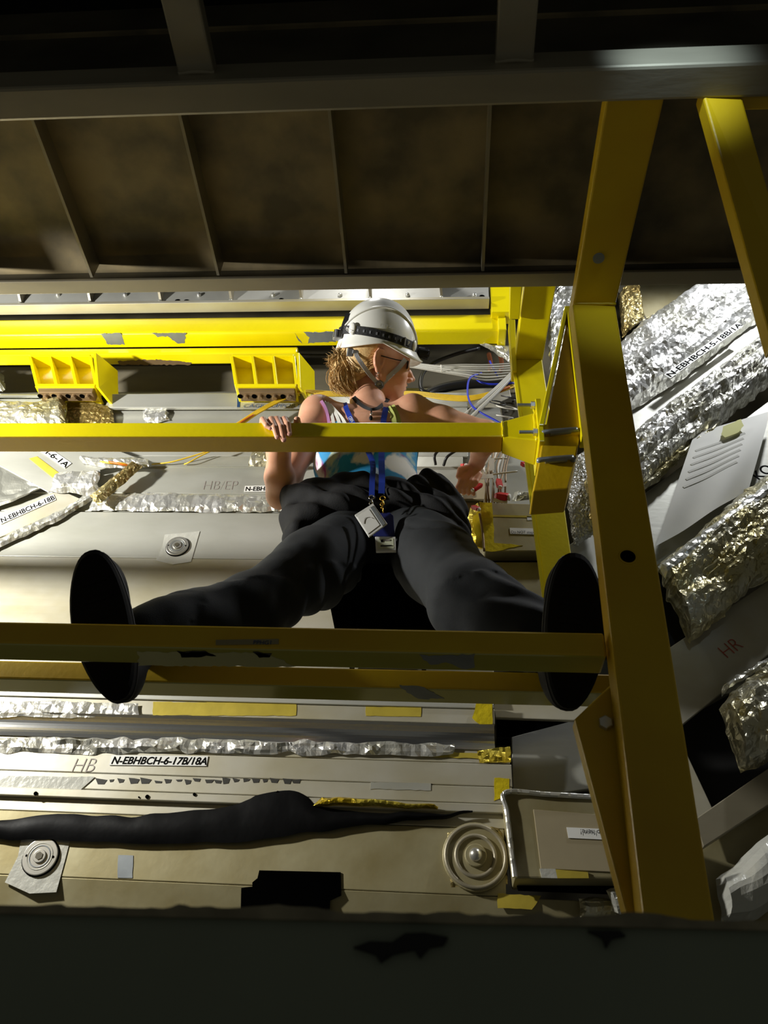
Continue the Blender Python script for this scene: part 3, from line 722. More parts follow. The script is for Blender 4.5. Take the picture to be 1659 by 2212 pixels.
# lower-left glossy foil edge
foil('foil_wrap', [(-160, 1590), (0, 1592), (220, 1594), (470, 1598), (620, 1602), (980, 1606)], [(-160, 1624), (0, 1626), (220, 1628), (470, 1628), (620, 1628), (980, 1634)], 1.985, .002, .011, M['foil'], 'crumpled foil edge below the polished strip', freq=30, step=.010, jag=.008)
foil('foil_wrap', [(0, 1516), (120, 1514), (200, 1518), (300, 1520)], [(0, 1550), (120, 1550), (200, 1550), (300, 1548)], 1.995, .001, .003, M['foil'], 'smooth bright foil tape above the polished strip', freq=24, step=.012)
foil('foil_wrap', [(1018, 1092), (1035, 1086)], [(990, 1150), (1040, 1190)], 2.05, .02, .006, M['foil_amber'], 'lemon yellow crinkled foil beside the black jacket')
foil('foil_wrap', [(690, 1722), (800, 1730), (950, 1738)], [(672, 1742), (800, 1744), (948, 1745)], 1.97, .012, .004, M['foil_amber'], 'amber film showing above the black plastic film', freq=18, step=.012)

# ------------------------------------------------------------------ black plastic film drooping across the wall
upc = [(-120, 1788), (0, 1772), (120, 1757), (280, 1764), (420, 1750), (500, 1738), (548, 1722), (560, 1716), (628, 1707), (664, 1722), (690, 1745), (780, 1753), (900, 1757), (1024, 1755)]
loc_ = [(-120, 1808), (0, 1812), (120, 1816), (300, 1822), (420, 1822), (500, 1820), (560, 1812), (600, 1806), (660, 1798), (720, 1792), (780, 1785), (840, 1779), (930, 1770), (1024, 1759)]
sm = lambda P: [(p.x, p.y) for p in smooth_path([Vector((a, b, 0)) for a, b in P], 4)]
bf = foil('plastic_film', sm(upc), sm(loc_), 1.975, .006, .003, M['plastic_black'], 'black plastic film drooping along the lower wall', 'plastic film', freq=16, step=.012, jag=.0, smooth=True)

# ------------------------------------------------------------------ bolts and plates
def bolt(px, py, Yp, R, label, hexr=.35, taped=True):
    t = thing('wall_bolt', label, 'bolt')
    c = onY(px, py, Yp)
    if taped:
        a = R*1.55
        pts = [c+X*sx*a*random.uniform(.85, 1.1)+Z*sz*a*random.uniform(.85, 1.15) for sx, sz in ((-1, -1), (0, -1.08), (1, -1), (1.02, 0), (1, 1), (0, 1), (-1, 1), (-1, 0))]
        prism('tape_patch', [q-Y*.002 for q in pts], Y*.0015, M['tape_clear'], t)
    cyl('dark_rim', c-Y*.002, Y, R*1.06, .004, M['hole'], t, 36)
    cyl('head', c-Y*.005, Y, R, .008, M['bolt'], t, 36, .0015)
    ring('groove', c-Y*.009, Y, R*.58, R*.03, M['bare'], t)
    ring('step_ring', c-Y*.009, Y, R*.72, R*.025, M['alu'], t)
    cyl('centre_boss', c-Y*.010, Y, R*.36, .006, M['bolt'], t, 24, .001)
    cyl('hex_socket', c-Y*.0135, Y, R*.22, .002, M['steel_dark'], t, 6)
    for sx in (-.8, .8): cyl('pin_hole', c+X*R*sx*.98*.98-Y*.0095, Y, R*.07, .001, M['hole'], t, 8)
    return t
bolt(384, 1182, 2.05, .037, 'round countersunk bolt under clear tape on the sunlit upper panel'.replace('sunlit ', ''))
bolt(89, 1852, 1.985, .043, 'round countersunk bolt with hex socket at the lower left')
def bigwasher():
    t = thing('round_cover', 'round stepped cover under clear film beside the lower box', 'cover')
    c = onY(1027, 1852, 1.985)
    cyl('disc', c-Y*.006, Y, .078, .010, M['alu_tan'], t, 40, .002)
    ring('outer_ring', c-Y*.012, Y, .070, .005, M['steel_edge'], t, 40)
    ring('inner_ring', c-Y*.012, Y, .046, .005, M['steel_edge'], t, 36)
    cyl('boss', c-Y*.014, Y, .026, .012, M['alu_tan'], t, 28, .002)
    ball('knob', c-Y*.020, .016, M['bolt'], t, 14)
    foil('clear_film', [(955, 1795), (1000, 1775), (1090, 1790)], [(965, 1925), (1020, 1935), (1092, 1910)], 1.99, .006, .004, M['foil_brown'], None, step=.014, freq=20, parent=t)
bigwasher()

# ------------------------------------------------------------------ boxes with warning labels
bx = thing('cover_box', 'tan taped cover box marked Do NOT step here, right of the woman\'s hip', 'box')
BY = 1.99
fp = [(1048, 1086), (1190, 1090), (1190, 1192), (1072, 1192), (1044, 1150)]
ypoly('front', [(1036, 1085), (1200, 1090), (1200, 1190), (1048, 1191)], BY, .10, M['alu_tan'], bx, .003)
ypoly('side_tape', [(1036, 1084), (1064, 1086), (1068, 1172), (1130, 1178), (1062, 1192), (1046, 1190)], BY-.0015, .0015, M['tape_bright'], bx, jag=.002)
ypoly('side_tape', [(1020, 1116), (1038, 1100), (1052, 1188), (1030, 1180)], BY+.01, .002, M['tape_bright'], bx, jag=.003)
ypoly('tape_piece', [(1064, 1112), (1150, 1114), (1150, 1118), (1064, 1116)], BY-.0012, .0012, M['tape'], bx)
ypoly('tape_piece', [(1138, 1114), (1165, 1112), (1166, 1122), (1139, 1124)], BY-.0012, .0012, M['paper'], bx)
lb = ypoly('label_strip', [(1101, 1140), (1206, 1143), (1206, 1156), (1102, 1153)], BY-.002, .0015, M['label'], bx)
lettering('Do NOT step here!', onY(1104, 1152, BY-.0035), X, Z, .0150, M['ink'], lb, .80)
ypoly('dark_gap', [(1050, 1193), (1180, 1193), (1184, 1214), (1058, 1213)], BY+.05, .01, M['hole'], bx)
tube('vertical_strap', [onY(1036, 1110, BY-.004), onY(1042, 1145, BY-.004), onY(1046, 1190, BY-.004)], .004, M['bronze'], bx)

bx2 = thing('cover_box', 'plastic-wrapped cover box with an upside-down warning label behind the post foot', 'box')
B2 = 1.90
ypoly('front', [(1088, 1712), (1290, 1722), (1345, 1898), (1112, 1897)], B2, .10, M['alu_tan'], bx2, .004)
ypoly('inner_sheet', [(1152, 1748), (1300, 1760), (1330, 1884), (1168, 1876)], B2-.003, .003, M['card'], bx2, .001)
ypoly('tape_piece', [(1166, 1876), (1200, 1877), (1204, 1897), (1170, 1896)], B2-.004, .004, M['tape_clear'], bx2)
ypoly('tape_piece', [(1200, 1878), (1270, 1884), (1272, 1897), (1204, 1897)], B2-.004, .004, M['tape'], bx2)
lb = ypoly('label_strip', [(1224, 1787), (1400, 1795), (1400, 1818), (1228, 1810)], B2-.005, .0015, M['label'], bx2)
lettering('Do NOT step here!', onY(1376, 1796, B2-.0065), -X, -Z, .0170, M['ink'], lb, .92)
sweep('wrapped_edge', smooth_path([onY(1290, 1722, B2-.004), onY(1180, 1716, B2-.006), onY(1092, 1712, B2-.006), onY(1096, 1760, B2-.005), onY(1112, 1895, B2-.005)], 10), circ(.006, 7), M['foil'], bx2, smooth=False)
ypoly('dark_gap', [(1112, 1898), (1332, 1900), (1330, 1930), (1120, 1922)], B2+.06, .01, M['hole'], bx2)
foil('foil_wrap', [(1245, 1940), (1290, 1936), (1330, 1945)], [(1256, 1985), (1290, 1990), (1330, 1985)], 1.97, .012, .006, M['foil_gold'], 'crumpled pale foil tape below the plastic-wrapped box')
foil('foil_wrap', [(1310, 1930), (1345, 1915)], [(1325, 1975), (1360, 1970)], 1.93, .02, .008, M['foil'], 'tiny silver foil scrap at the corner of the plastic-wrapped box')

# ------------------------------------------------------------------ label plates
def sign(text, p0, p1, h, Yp, label, size, sx=.72, shear=0, m='label', pad=.10, ink='ink', t=.0014, off=0.0, wfrac=1.0):
    """card whose lower edge runs from p0 to p1 (pixels) on the plane Yp, height h metres"""
    a, b = onY(*p0, Yp), onY(*p1, Yp); xd = (b-a).normalized(); up = -(xd.cross(Y)); up = up if up.z > 0 else -up
    o = prism('label_plate', [a-Y*t, b-Y*t, b+up*h-Y*t, a+up*h-Y*t], Y*t, M[m])
    tag(o, label, 'label')
    lettering(text, a + xd*h*pad + up*(h*.5-size*.36) - Y*(t+.0006) + xd*off, xd, up, size, M[ink], o, sx, shear, .02)
    return o
def fit(text, p0, p1, h, Yp, label, size, **k):
    """letters scaled so the whole line fills the card"""
    a, b = onY(*p0, Yp), onY(*p1, Yp); L0 = (b-a).length
    cu = bpy.data.curves.new('t', 'FONT'); cu.body = text; to = bpy.data.objects.new('t', cu); scene.collection.objects.link(to)
    bpy.context.view_layer.update(); wdt = to.dimensions.x; bpy.data.objects.remove(to); bpy.data.curves.remove(cu)
    return sign(text, p0, p1, h, Yp, label, size, sx=(L0-h*.24)/(wdt*size), pad=.12, **k)
fit('N-EBHBCH-6-17B/18A', (236, 1653), (446, 1655), .0265, 1.984, 'white label 17B/18A on the panel below the polished strip', .0275, shear=.22)
fit('N-EBHBCH-6-16B/17A', (527, 1063), (672, 1061), .027, 2.058, 'white label partly hidden by the woman\'s bare forearm', .0265)
fit('N-EBHBCH-6-18B', (2, 1133), (121, 1080), .030, 2.0335, 'tilted white label 18B on the left diagonal panel', .031)
fit('N-EBHBCH-6-1A', (16, 925), (140, 1012), .030, 2.028, 'white label 1A sloping down from behind the guard rail', .031)
fit('N-EBHBCH-5-18B/1A', (1448, 818), (1606, 704), .030, 2.05, 'tilted white label between the two silver foil bundles', .031)
sign('C', (594, 1211), (640, 1211), .030, 2.05, 'small white card with a letter C beside the thigh', .034, sx=1.0)
wplate([(-60, 1185), (-60, 1130), (130, 1058), (180, 1080), (140, 1098), (0, 1160)], 2.035, M['alu_warm'], t=.006)
wplate([(-40, 900), (60, 900), (300, 990), (215, 1015), (130, 1030), (105, 1064), (-40, 985)], 2.03, M['alu'], t=.004)
wplate([(62, 990), (80, 985), (140, 1030), (128, 1044)], 2.028, M['tape'], t=.003)
# handwriting straight on the metal: each line is its own mark on the wall
def writing(text, p0, p1, Yp, size, ink, sx=1.0, shear=0.0, bold=-.022):
    a, b = onY(*p0, Yp), onY(*p1, Yp); xd = (b-a).normalized(); up = xd.cross(Y); up = up if up.z > 0 else -up
    return lettering(text, a-Y*.0006, xd, up, size, M[ink], wall, sx, shear, bold, name='handwriting')
cs = ypoly('label_plate', [(512, 857), (700, 857), (700, 882), (512, 883)], 2.058, .0014, M['alu'], None); tag(cs, 'grey tape strip with blue handwriting below the bracket', 'label')
lettering('CAGE SUPPORT', onY(524, 880, 2.0555), X, Z, .027, M['ink_blue'], cs, 1.15, .12, -.012)
ypoly('blue_mark', [(513, 856), (519, 856), (518, 879), (512, 879)], 2.0565, .0008, M['ink_blue'], cs)
writing('HB/EP', (436, 1058), (530, 1058), 2.0595, .060, 'ink_grey', .8)
writing('HB', (150, 1668), (230, 1668), 1.9845, .055, 'ink_grey', .9, .2)
writing('HR', (1570, 1424), (1650, 1368), 2.0785, .06, 'ink_red', .9)
writing('KO', (1641, 1040), (1690, 1002), 2.085, .055, 'ink', 1.0, 0, .02)
# paper sheet with soft folds, taped to the right wall
def sheet():
    t = thing('paper_sheet', 'limp white paper sheet taped under the silver foil at right', 'paper')
    U = [onY(1500, 936, 2.07), onY(1664, 888, 2.07)]; L = [onY(1416, 1182, 2.03), onY(1618, 1056, 2.05)]
    n, m = 24, 30; V = []; Fc = []
    for i in range(n+1):
        for j in range(m+1):
            p = U[0].lerp(U[1], i/n).lerp(L[0].lerp(L[1], i/n), j/m)
            p = p - Y*(.012*math.sin(math.pi*j/m) + .006*math.sin(3*math.pi*i/n+j/m*2)*j/m)
            V.append(p)
    k = len(V)
    for i in range(n):
        for j in range(m): Fc.append((i*(m+1)+j, (i+1)*(m+1)+j, (i+1)*(m+1)+j+1, i*(m+1)+j+1))
    mesh_obj('sheet', V, Fc, M['paper'], t, True)
    # rows of print
    for r in range(6):
        a = U[0].lerp(L[0], .22+.07*r); b = U[1].lerp(L[1], .22+.07*r)
        for s0, s1 in ((.10, .72),):
            pts = []
            for q in range(9):
                s = s0+(s1-s0)*q/8; jj = (.22+.07*r)
                p = a.lerp(b, s) - Y*(.012*math.sin(math.pi*jj) + .006*math.sin(3*math.pi*s+jj*2)*jj + .0012); pts.append(p)
            ribbon('print_line', pts, .008, .0004, mat('faded_print', (206, 206, 198), .7, 0, .05), t, up=Y, sub=2)
    ypoly('masking_tape', [(1562, 922), (1600, 905), (1606, 920), (1596, 934), (1566, 945), (1558, 938)], 2.045, .0012, mat('masking_tape', (196, 196, 104), .6, 0, .04), t, jag=.0015)
sheet()
# tan card panel behind the hand
cd = ypoly('card_panel', [(905, 1012), (1056, 1010), (1060, 1078), (905, 1078)], 2.08, .012, M['card'], None, .002); tag(cd, 'tan card panel between the woman\'s shoulder and the red connectors', 'panel')

# ------------------------------------------------------------------ cables
ORD4 = ['lowest', 'second lowest', 'second highest', 'highest'][::-1]
ORD7 = ['topmost', 'second from the top', 'third from the top', 'middle one', 'third from the bottom', 'second from the bottom', 'bottommost']
ORD9 = ['leftmost', 'second from left', 'third from left', 'fourth from left', 'middle one', 'fourth from right', 'third from right', 'second from right', 'rightmost']
def cable(name, px, r, m, label, group=None, cat='cable'):
    o = tube(name, [onY(x_, y_, yy) for x_, y_, yy in px], r, M[m], None, 8, 7)
    return tag(o, label, cat, group)
for k in range(4):
    d = (k-1.5)
    cable('yellow_wire', [(470, 945+d*3, 2.03), (520, 914+d*3, 2.02), (560, 888+d*2.5, 2.02), (610, 862+d*2, 2.02), (652, 846+d*1, 2.02), (700, 850+d*3, 2.03), (760, 852+d*2, 2.05), (840, 850+d*2, 2.07), (900, 850+d*2.2, 2.06), (960, 858+d*3.2, 2.04), (1020, 860+d*3, 2.03), (1080, 844+d*2, 2.03), (1135, 824+d*2, 2.05)], .0034, 'cable_yellow', ORD4[k] + ' of the four yellow wires running behind the woman\'s neck', 'yellow wires behind the neck')
cable('orange_wire', [(508, 921, 2.015), (530, 906, 2.012), (548, 896, 2.015)], .0036, 'cable_orange', 'short orange wire at the left end of the yellow bundle')
cable('orange_wire', [(1062, 852, 2.01), (1085, 842, 2.01), (1100, 836, 2.015)], .006, 'cable_orange', 'orange sleeve on the yellow wires beside the column')
cable('yellow_wire', [(206, 996, 2.02), (240, 1000, 2.01), (275, 1002, 2.02)], .004, 'cable_yellow', 'short yellow wire in the foil below the guard rail')
cable('orange_wire', [(236, 998, 2.0), (262, 1003, 2.0), (280, 1006, 2.01)], .004, 'cable_orange', 'short orange wire in the foil below the guard rail')
for k in range(2):
    cable('yellow_wire', [(328+k*70, 1003, 2.05), (370+k*40, 998, 2.04), (420+k*15, 984, 2.04), (470, 968, 2.04)], .0026, 'cable_yellow', ('left' if k == 0 else 'right') + ' of two loose thin yellow wires below the guard rail', 'loose yellow wires below the rail')
for k in range(7):
    d = k-3
    cable('white_wire', [(860, 785+d*1.6, 1.99), (900, 790+d*1.6, 1.99), (950, 797+d*2.2, 1.99), (1000, 800+d*4.0, 2.0), (1050, 802+d*5.5+abs(d), 2.02), (1110, 800+d*5.0, 2.05)], .0030, 'cable_white' if k % 2 else 'cable_grey', ORD7[k] + ' of seven pale wires fanning out before the woman\'s face', 'pale wires in front of the face')
z_ = ring('cable_tie', onY(953, 797, 1.985), ROT @ Vector((1, .1, 0)), .014, .0022, M['cable_white'], None, 18, 6); tag(z_, 'white cable tie round the pale wires', 'cable tie')
cable('grey_conduit', [(960, 935, 1.98), (1000, 900, 1.98), (1060, 850, 2.0), (1100, 812, 2.02), (1130, 780, 2.05)], .0075, 'cable_grey', 'left of two thick grey cables slanting up to the column', None)
cable('grey_conduit', [(990, 930, 1.97), (1024, 896, 1.97), (1075, 846, 1.99), (1112, 806, 2.02), (1140, 776, 2.05)], .0078, 'cable_grey', 'right of two thick grey cables slanting up to the column', None)
cable('blue_tube', [(1040, 806, 2.02), (1016, 816, 2.0), (1010, 840, 1.99), (1014, 866, 1.98), (1030, 886, 1.97), (1070, 908, 1.97), (1100, 925, 1.97)], .0036, 'cable_blue', 'blue tube curving down past the grey cables')
cable('blue_tube', [(1026, 812, 2.03), (1035, 824, 2.02), (1060, 830, 2.02), (1112, 828, 2.03)], .0036, 'cable_blue', 'blue tube running level to the column')
cable('blue_tube', [(1058, 780, 2.05), (1066, 796, 2.04), (1076, 815, 2.04)], .0036, 'cable_blue', 'short blue tube near the copper pipes')
cable('black_hose', [(1035, 752, 2.2), (985, 765, 2.18), (935, 785, 2.14), (912, 810, 2.1), (910, 840, 2.09), (930, 850, 2.1)], .0085, 'cable_black', 'black hose curling behind the woman\'s face')
cable('black_hose', [(905, 866, 2.11), (940, 844, 2.12), (990, 832, 2.12), (1050, 828, 2.12), (1110, 830, 2.12)], .020, 'cable_black', 'thick black hose lying behind the grey cables')
cable('black_hose', [(640, 766, 2.2), (690, 767, 2.2), (740, 764, 2.2)], .005, 'cable_black', 'thin black hose between the bracket and the helmet')
cable('black_hose', [(962, 960, 2.0), (940, 982, 2.0), (941, 1004, 2.03)], .005, 'cable_black', 'left of two thin black leads below the rail')
cable('black_hose', [(1000, 965, 2.0), (968, 985, 2.0), (958, 1006, 2.03)], .005, 'cable_black', 'right of two thin black leads below the rail')
for k in range(2):
    cable('copper_pipe', [(1056+k*24, 765, 2.2), (1060+k*24, 785, 2.19), (1058+k*24, 800, 2.17)], .010, 'copper', ('left' if k == 0 else 'right') + ' copper pipe stub below the rear beam', 'copper pipe stubs', 'pipe')
for k, (x_, y_) in enumerate(((1075, 870), (1095, 880), (1110, 860), (1090, 900))):
    c = onY(x_, y_, 1.99); 
    t = ring('wire_loop', c, Vector((.2, -.8, .5+.1*k)), .030+.008*(k % 3), .0024, M['cable_black'] if k % 2 == 0 else M['cable_white'], None, 24, 6)
    tag(t, ['upper left black wire loop beside the column', 'white wire loop in the middle of the junction plate', 'black wire loop nearest the column', 'lowest white wire loop just above the guard rail'][k], 'cable', '%s wire loops beside the column' % ('black' if k % 2 == 0 else 'white'))
jb = thing('junction_box', 'dark grey junction plate with screws beside the rear column', 'junction box')
ypoly('plate', [(1080, 868), (1118, 850), (1128, 905), (1090, 915)], 2.03, .03, M['steel_dark'], jb, .002)
for x_, y_ in ((1090, 872), (1112, 864), (1096, 888), (1100, 905)): cyl('screw', onY(x_, y_, 2.028), Y, .004, .004, M['bolt'], jb, 8)
# connector nest right of the jacket
for k in range(9):
    x_ = 1046+k*5.5
    cable('brown_wire' if k % 3 else 'white_wire', [(1075+k*6-20, 975, 2.0), (x_+random.uniform(-5, 5), 1010, 1.99), (x_+random.uniform(-4, 4), 1050, 1.98), (x_, 1092, 2.0)], .0032, 'bronze' if k % 3 else 'cable_white',
          ORD9[k] + ' (%s) of the nine wires dropping into the warning box' % ('brown' if k % 3 else 'white'), '%s wires dropping into the warning box' % ('brown' if k % 3 else 'white'))
def connector(px0, py0, px1, py1, Yp, label, w=.011, m='red'):
    t = thing('connector', label, 'connector')
    a, b = onY(px0, py0, Yp), onY(px1, py1, Yp-.01)
    sweep('body', [a, a.lerp(b, .2), a.lerp(b, .9), b], [(-w, -w*.7), (w, -w*.7), (w, w*.7), (-w, w*.7)], M[m], t, smooth=False, scales=[.7, 1, 1, .8])
    sweep('collar', [b, b+(b-a)*.12], circ(w*.8, 8), M['cable_white'], t)
    return t
connector(1070, 1070, 1098, 1074, 1.96, 'large red connector lying above the warning box', .014)
connector(1012, 1012, 1034, 1022, 1.98, 'red connector under the guard rail by the card panel', .010)
connector(1040, 1046, 1022, 1058, 1.96, 'small red connector pointing left near the hand', .008)
connector(1076, 1036, 1080, 1052, 1.96, 'small red connector hanging among the brown wires', .009)
connector(1020, 1094, 1034, 1100, 1.97, 'small red connector above the lemon foil', .008)
connector(998, 1006, 1006, 1006, 1.98, 'red connector tip at the edge of the card panel', .010)
connector(1128, 1000, 1136, 1006, 2.0, 'red connector half hidden by the yellow column', .009)
tg = ypoly('cable_tag', [(1066, 1076), (1096, 1079), (1096, 1087), (1066, 1084)], 1.955, .0015, M['label'], None); tag(tg, 'white tag under the large red connector', 'tag')
for k, P in enumerate(([(1030, 1000), (1060, 992), (1095, 990)], [(1040, 1030), (1070, 1024), (1118, 1018)], [(1060, 985), (1050, 1000), (1036, 1016)], [(1088, 985), (1084, 1005), (1080, 1022)])):
    cable('white_wire', [(a, b, 1.965) for a, b in P], .003, 'cable_white', ['long level white wire crossing the top of the brown wires', 'loose white wire lying across the brown wires lower down', 'short white wire slanting left above the hand', 'short white wire hanging right of the brown wires'][k], 'loose white wires over the brown wires')
# loose printed tags among the wires
for x_, y_, w_, h_, lab in ((1062, 1004, 12, 26, 'pale upright tag among the wires above the hand'), (1052, 1030, 26, 9, 'pale level tag on the wires beside the hand'), (1090, 1048, 8, 8, 'tiny white tag right of the brown wires')):
    tg = ypoly('cable_tag', [(x_-w_/2, y_-h_/2), (x_+w_/2, y_-h_/2-2), (x_+w_/2, y_+h_/2-2), (x_-w_/2, y_+h_/2)], 1.955, .0015, M['paper'], None); tag(tg, lab, 'tag')
#@@PERSON
# ================================================================== the woman: signed distance fields -> surface nets
class Field:
    def __init__(s, lo, hi, h):
        s.h = h; s.lo = np.array(lo, dtype=np.float64); s.n = np.ceil((np.array(hi)-s.lo)/h).astype(int)+1
        s.d = np.full(s.n, .06, dtype=np.float32)
    def box(s, lo, hi, pad):
        a = np.clip(np.floor((np.array(lo)-pad-s.lo)/s.h).astype(int), 0, s.n-1); b = np.clip(np.ceil((np.array(hi)+pad-s.lo)/s.h).astype(int)+1, 1, s.n)
        if np.any(b <= a): return None, None
        g = np.meshgrid(*[s.lo[k]+s.h*np.arange(a[k], b[k]) for k in range(3)], indexing='ij')
        return tuple(slice(a[k], b[k]) for k in range(3)), np.stack(g, -1)
    def comb(s, sl, d, k, sub=False):
        o = s.d[sl]
        if sub:
            d = -d
            if k > 0: hh = np.clip(.5+.5*(d-o)/k, 0, 1); s.d[sl] = o+(d-o)*hh + k*hh*(1-hh)
            else: s.d[sl] = np.maximum(o, d)
        elif k > 0:
            hh = np.clip(.5+.5*(o-d)/k, 0, 1); s.d[sl] = o+(d-o)*hh - k*hh*(1-hh)
        else: s.d[sl] = np.minimum(o, d)
    def cone(s, a, b, ra, rb, k=.01, sub=False, flat=None):
        """round cone a->b; flat=(axis, factor): cross-section squeezed along axis"""
        a, b = np.array(a), np.array(b); R = max(ra, rb)
        sl, P = s.box(np.minimum(a, b)-R, np.maximum(a, b)+R, k+.012)
        if sl is None: return
        ab = b-a; L = max(1e-9, ab.dot(ab)); t = np.clip(((P-a) @ ab)/L, 0, 1)
        v = P-(a+t[..., None]*ab); r = ra+(rb-ra)*t
        if flat is not None:
            ax = np.array(flat[0]); ax = ax/np.linalg.norm(ax); f = flat[1]
            c = v @ ax; v = v + ax*(c*(1/f-1))[..., None]
            d = (np.sqrt((v*v).sum(-1))-r)*(.5+.5*f)
        else: d = np.sqrt((v*v).sum(-1))-r
        s.comb(sl, d.astype(np.float32), k, sub)
    def ell(s, c, rad, axes=None, k=.01, sub=False):
        c = np.array(c); rad = np.array(rad, dtype=float); R = rad.max()
        sl, P = s.box(c-R, c+R, k+.012)
        if sl is None: return
        v = P-c
        if axes is not None: v = v @ np.array([list(a) for a in axes]).T
        q = v/rad; l = np.sqrt((q*q).sum(-1)); g = np.sqrt(((q/rad)**2).sum(-1))+1e-9
        s.comb(sl, (l*(l-1)/g).astype(np.float32), k, sub)
    def chain(s, pts, rs, k=.01, **kw):
        for i in range(len(pts)-1): s.cone(pts[i], pts[i+1], rs[i], rs[i+1], k, **kw)
    def mesh(s, name, m, parent=None, smooth=True, it=1):
        d = s.d; ins = d < 0
        n = d.shape
        c = [ins[:-1, :-1, :-1], ins[1:, :-1, :-1], ins[:-1, 1:, :-1], ins[1:, 1:, :-1], ins[:-1, :-1, 1:], ins[1:, :-1, 1:], ins[:-1, 1:, 1:], ins[1:, 1:, 1:]]
        cnt = sum(x.astype(np.int8) for x in c); act = (cnt > 0) & (cnt < 8)
        idx = np.argwhere(act); vid = np.full(act.shape, -1, dtype=np.int64); vid[act] = np.arange(len(idx))
        acc = np.zeros((len(idx), 3)); w = np.zeros(len(idx))
        cor = np.array([[i & 1, (i >> 1) & 1, (i >> 2) & 1] for i in range(8)])
        val = [d[idx[:, 0]+o[0], idx[:, 1]+o[1], idx[:, 2]+o[2]] for o in cor]
        for i in range(8):
            for bit in (1, 2, 4):
                if i & bit: continue
                j = i | bit; a, b = val[i], val[j]; cr = (a < 0) != (b < 0)
                t = np.where(cr, a/np.where(cr, a-b, 1), 0)
                p = cor[i]+(cor[j]-cor[i])*t[:, None]
                acc[cr] += p[cr]; w[cr] += 1
        V = s.lo + s.h*(idx + acc/np.maximum(w, 1)[:, None])
        quads = []
        for ax in range(3):
            sl0 = [slice(None)]*3; sl1 = [slice(None)]*3; sl0[ax] = slice(0, -1); sl1[ax] = slice(1, None)
            a, b = ins[tuple(sl0)], ins[tuple(sl1)]; e = np.argwhere(a != b); fl = a[tuple(e.T)]
            u, v = (ax+1) % 3, (ax+2) % 3
            ok = (e[:, u] > 0) & (e[:, v] > 0) & (e[:, u] < n[u]-1) & (e[:, v] < n[v]-1); e = e[ok]; fl = fl[ok]
            def g(du, dv):
                q = e.copy(); q[:, u] += du; q[:, v] += dv; return vid[tuple(q.T)]
            f = np.stack([g(-1, -1), g(0, -1), g(0, 0), g(-1, 0)], 1)
            f[~fl] = f[~fl][:, ::-1]; quads.append(f)
        F = np.concatenate(quads); F = F[(F >= 0).all(1)]
        for _ in range(it):                       # light Laplacian smoothing
            A = np.zeros_like(V); C = np.zeros(len(V))
            for i, j in ((0, 1), (1, 2), (2, 3), (3, 0)):
                np.add.at(A, F[:, i], V[F[:, j]]); np.add.at(C, F[:, i], 1)
                np.add.at(A, F[:, j], V[F[:, i]]); np.add.at(C, F[:, j], 1)
            V = V*.5 + .5*A/np.maximum(C, 1)[:, None]
        me = bpy.data.meshes.new(name); nv, nf = len(V), len(F)
        me.vertices.add(nv); me.vertices.foreach_set('co', V.ravel())
        me.loops.add(nf*4); me.loops.foreach_set('vertex_index', F.astype(np.int32).ravel())
        me.polygons.add(nf); me.polygons.foreach_set('loop_start', np.arange(0, nf*4, 4, dtype=np.int32))
        me.update(calc_edges=True); me.validate()
        me.polygons.foreach_set('use_smooth', [True]*len(me.polygons))
        me.materials.append(m); o = bpy.data.objects.new(name, me); scene.collection.objects.link(o)
        if parent is not None: o.parent = parent
        return o

# ---- joints (pixel, distance plane) -> world
pel = onY(835, 1165, 1.76); chest = onY(792, 995, 1.75); neck0 = onY(800, 912, 1.745); waist = onY(812, 1062, 1.77)
shR, shL = onY(686, 893, 1.715), onY(893, 890, 1.735)
elR = onY(605, 1068, 1.745); wrR = onY(600, 932, 1.560)
elL = onY(1050, 935, 1.765); wrL = onY(1030, 1000, 1.93)
hipR, hipL = onY(780, 1160, 1.74), onY(893, 1160, 1.74)
knR, knL = onY(545, 1312, 1.50), onY(1020, 1300, 1.47)
anR, anL = onY(322, 1372, 1.375), onY(1182, 1392, 1.375)
# head frame: f forward (image right, a little away, a little down), u up, s towards the viewer
hc = onY(812, 785, 1.70)
ang = math.radians(8)
hf = (CR*math.cos(ang) - CU*math.sin(ang))*math.cos(math.radians(10)) + CF*math.sin(math.radians(10)); hf.normalize()
hu = (CU*math.cos(ang) + CR*math.sin(ang)); hu = (hu - hf*hu.dot(hf)).normalized()
hs = hu.cross(hf); hs = hs if hs.dot(CF) < 0 else -hs
def H(f, u, s=0.0): return hc + hf*f + hu*u + hs*s
HA = (hf, hu, hs)
TX, TU, TD = X, (neck0-pel).normalized(), None
TD = TX.cross(TU).normalized()

person = thing('person', 'woman in a white helmet, tie-dye top and black trousers sitting behind the yellow rails', 'person')
zoff = 0
# ---------------- skin
def bounds(pts, lo, hi):
    A = np.array([list(q) for q in pts]); return A.min(0)-np.array(lo), A.max(0)+np.array(hi)
B = Field(*bounds([shR, shL, elR, elL, wrR, wrL, chest, hc, onY(567, 905, YG)], (.085, .06, .22), (.085, .10, .16)), .0025)
# torso under the top
B.ell(chest+TU*.02, (.150, .095, .16), (TX, TD, TU), .03)
B.ell(chest-TU*.10, (.130, .090, .13), (TX, TD, TU), .03)
B.ell(chest+TU*.085+TX*-.01, (.165, .072, .075), (TX, TD, TU), .04)
B.cone(shR+(neck0-shR)*.1, neck0+TU*-.005, .044, .052, .03); B.cone(shL+(neck0-shL)*.1, neck0+TU*-.005, .044, .052, .03)
B.ell(shR, (.052, .055, .058), None, .03); B.ell(shL, (.050, .055, .056), None, .03)
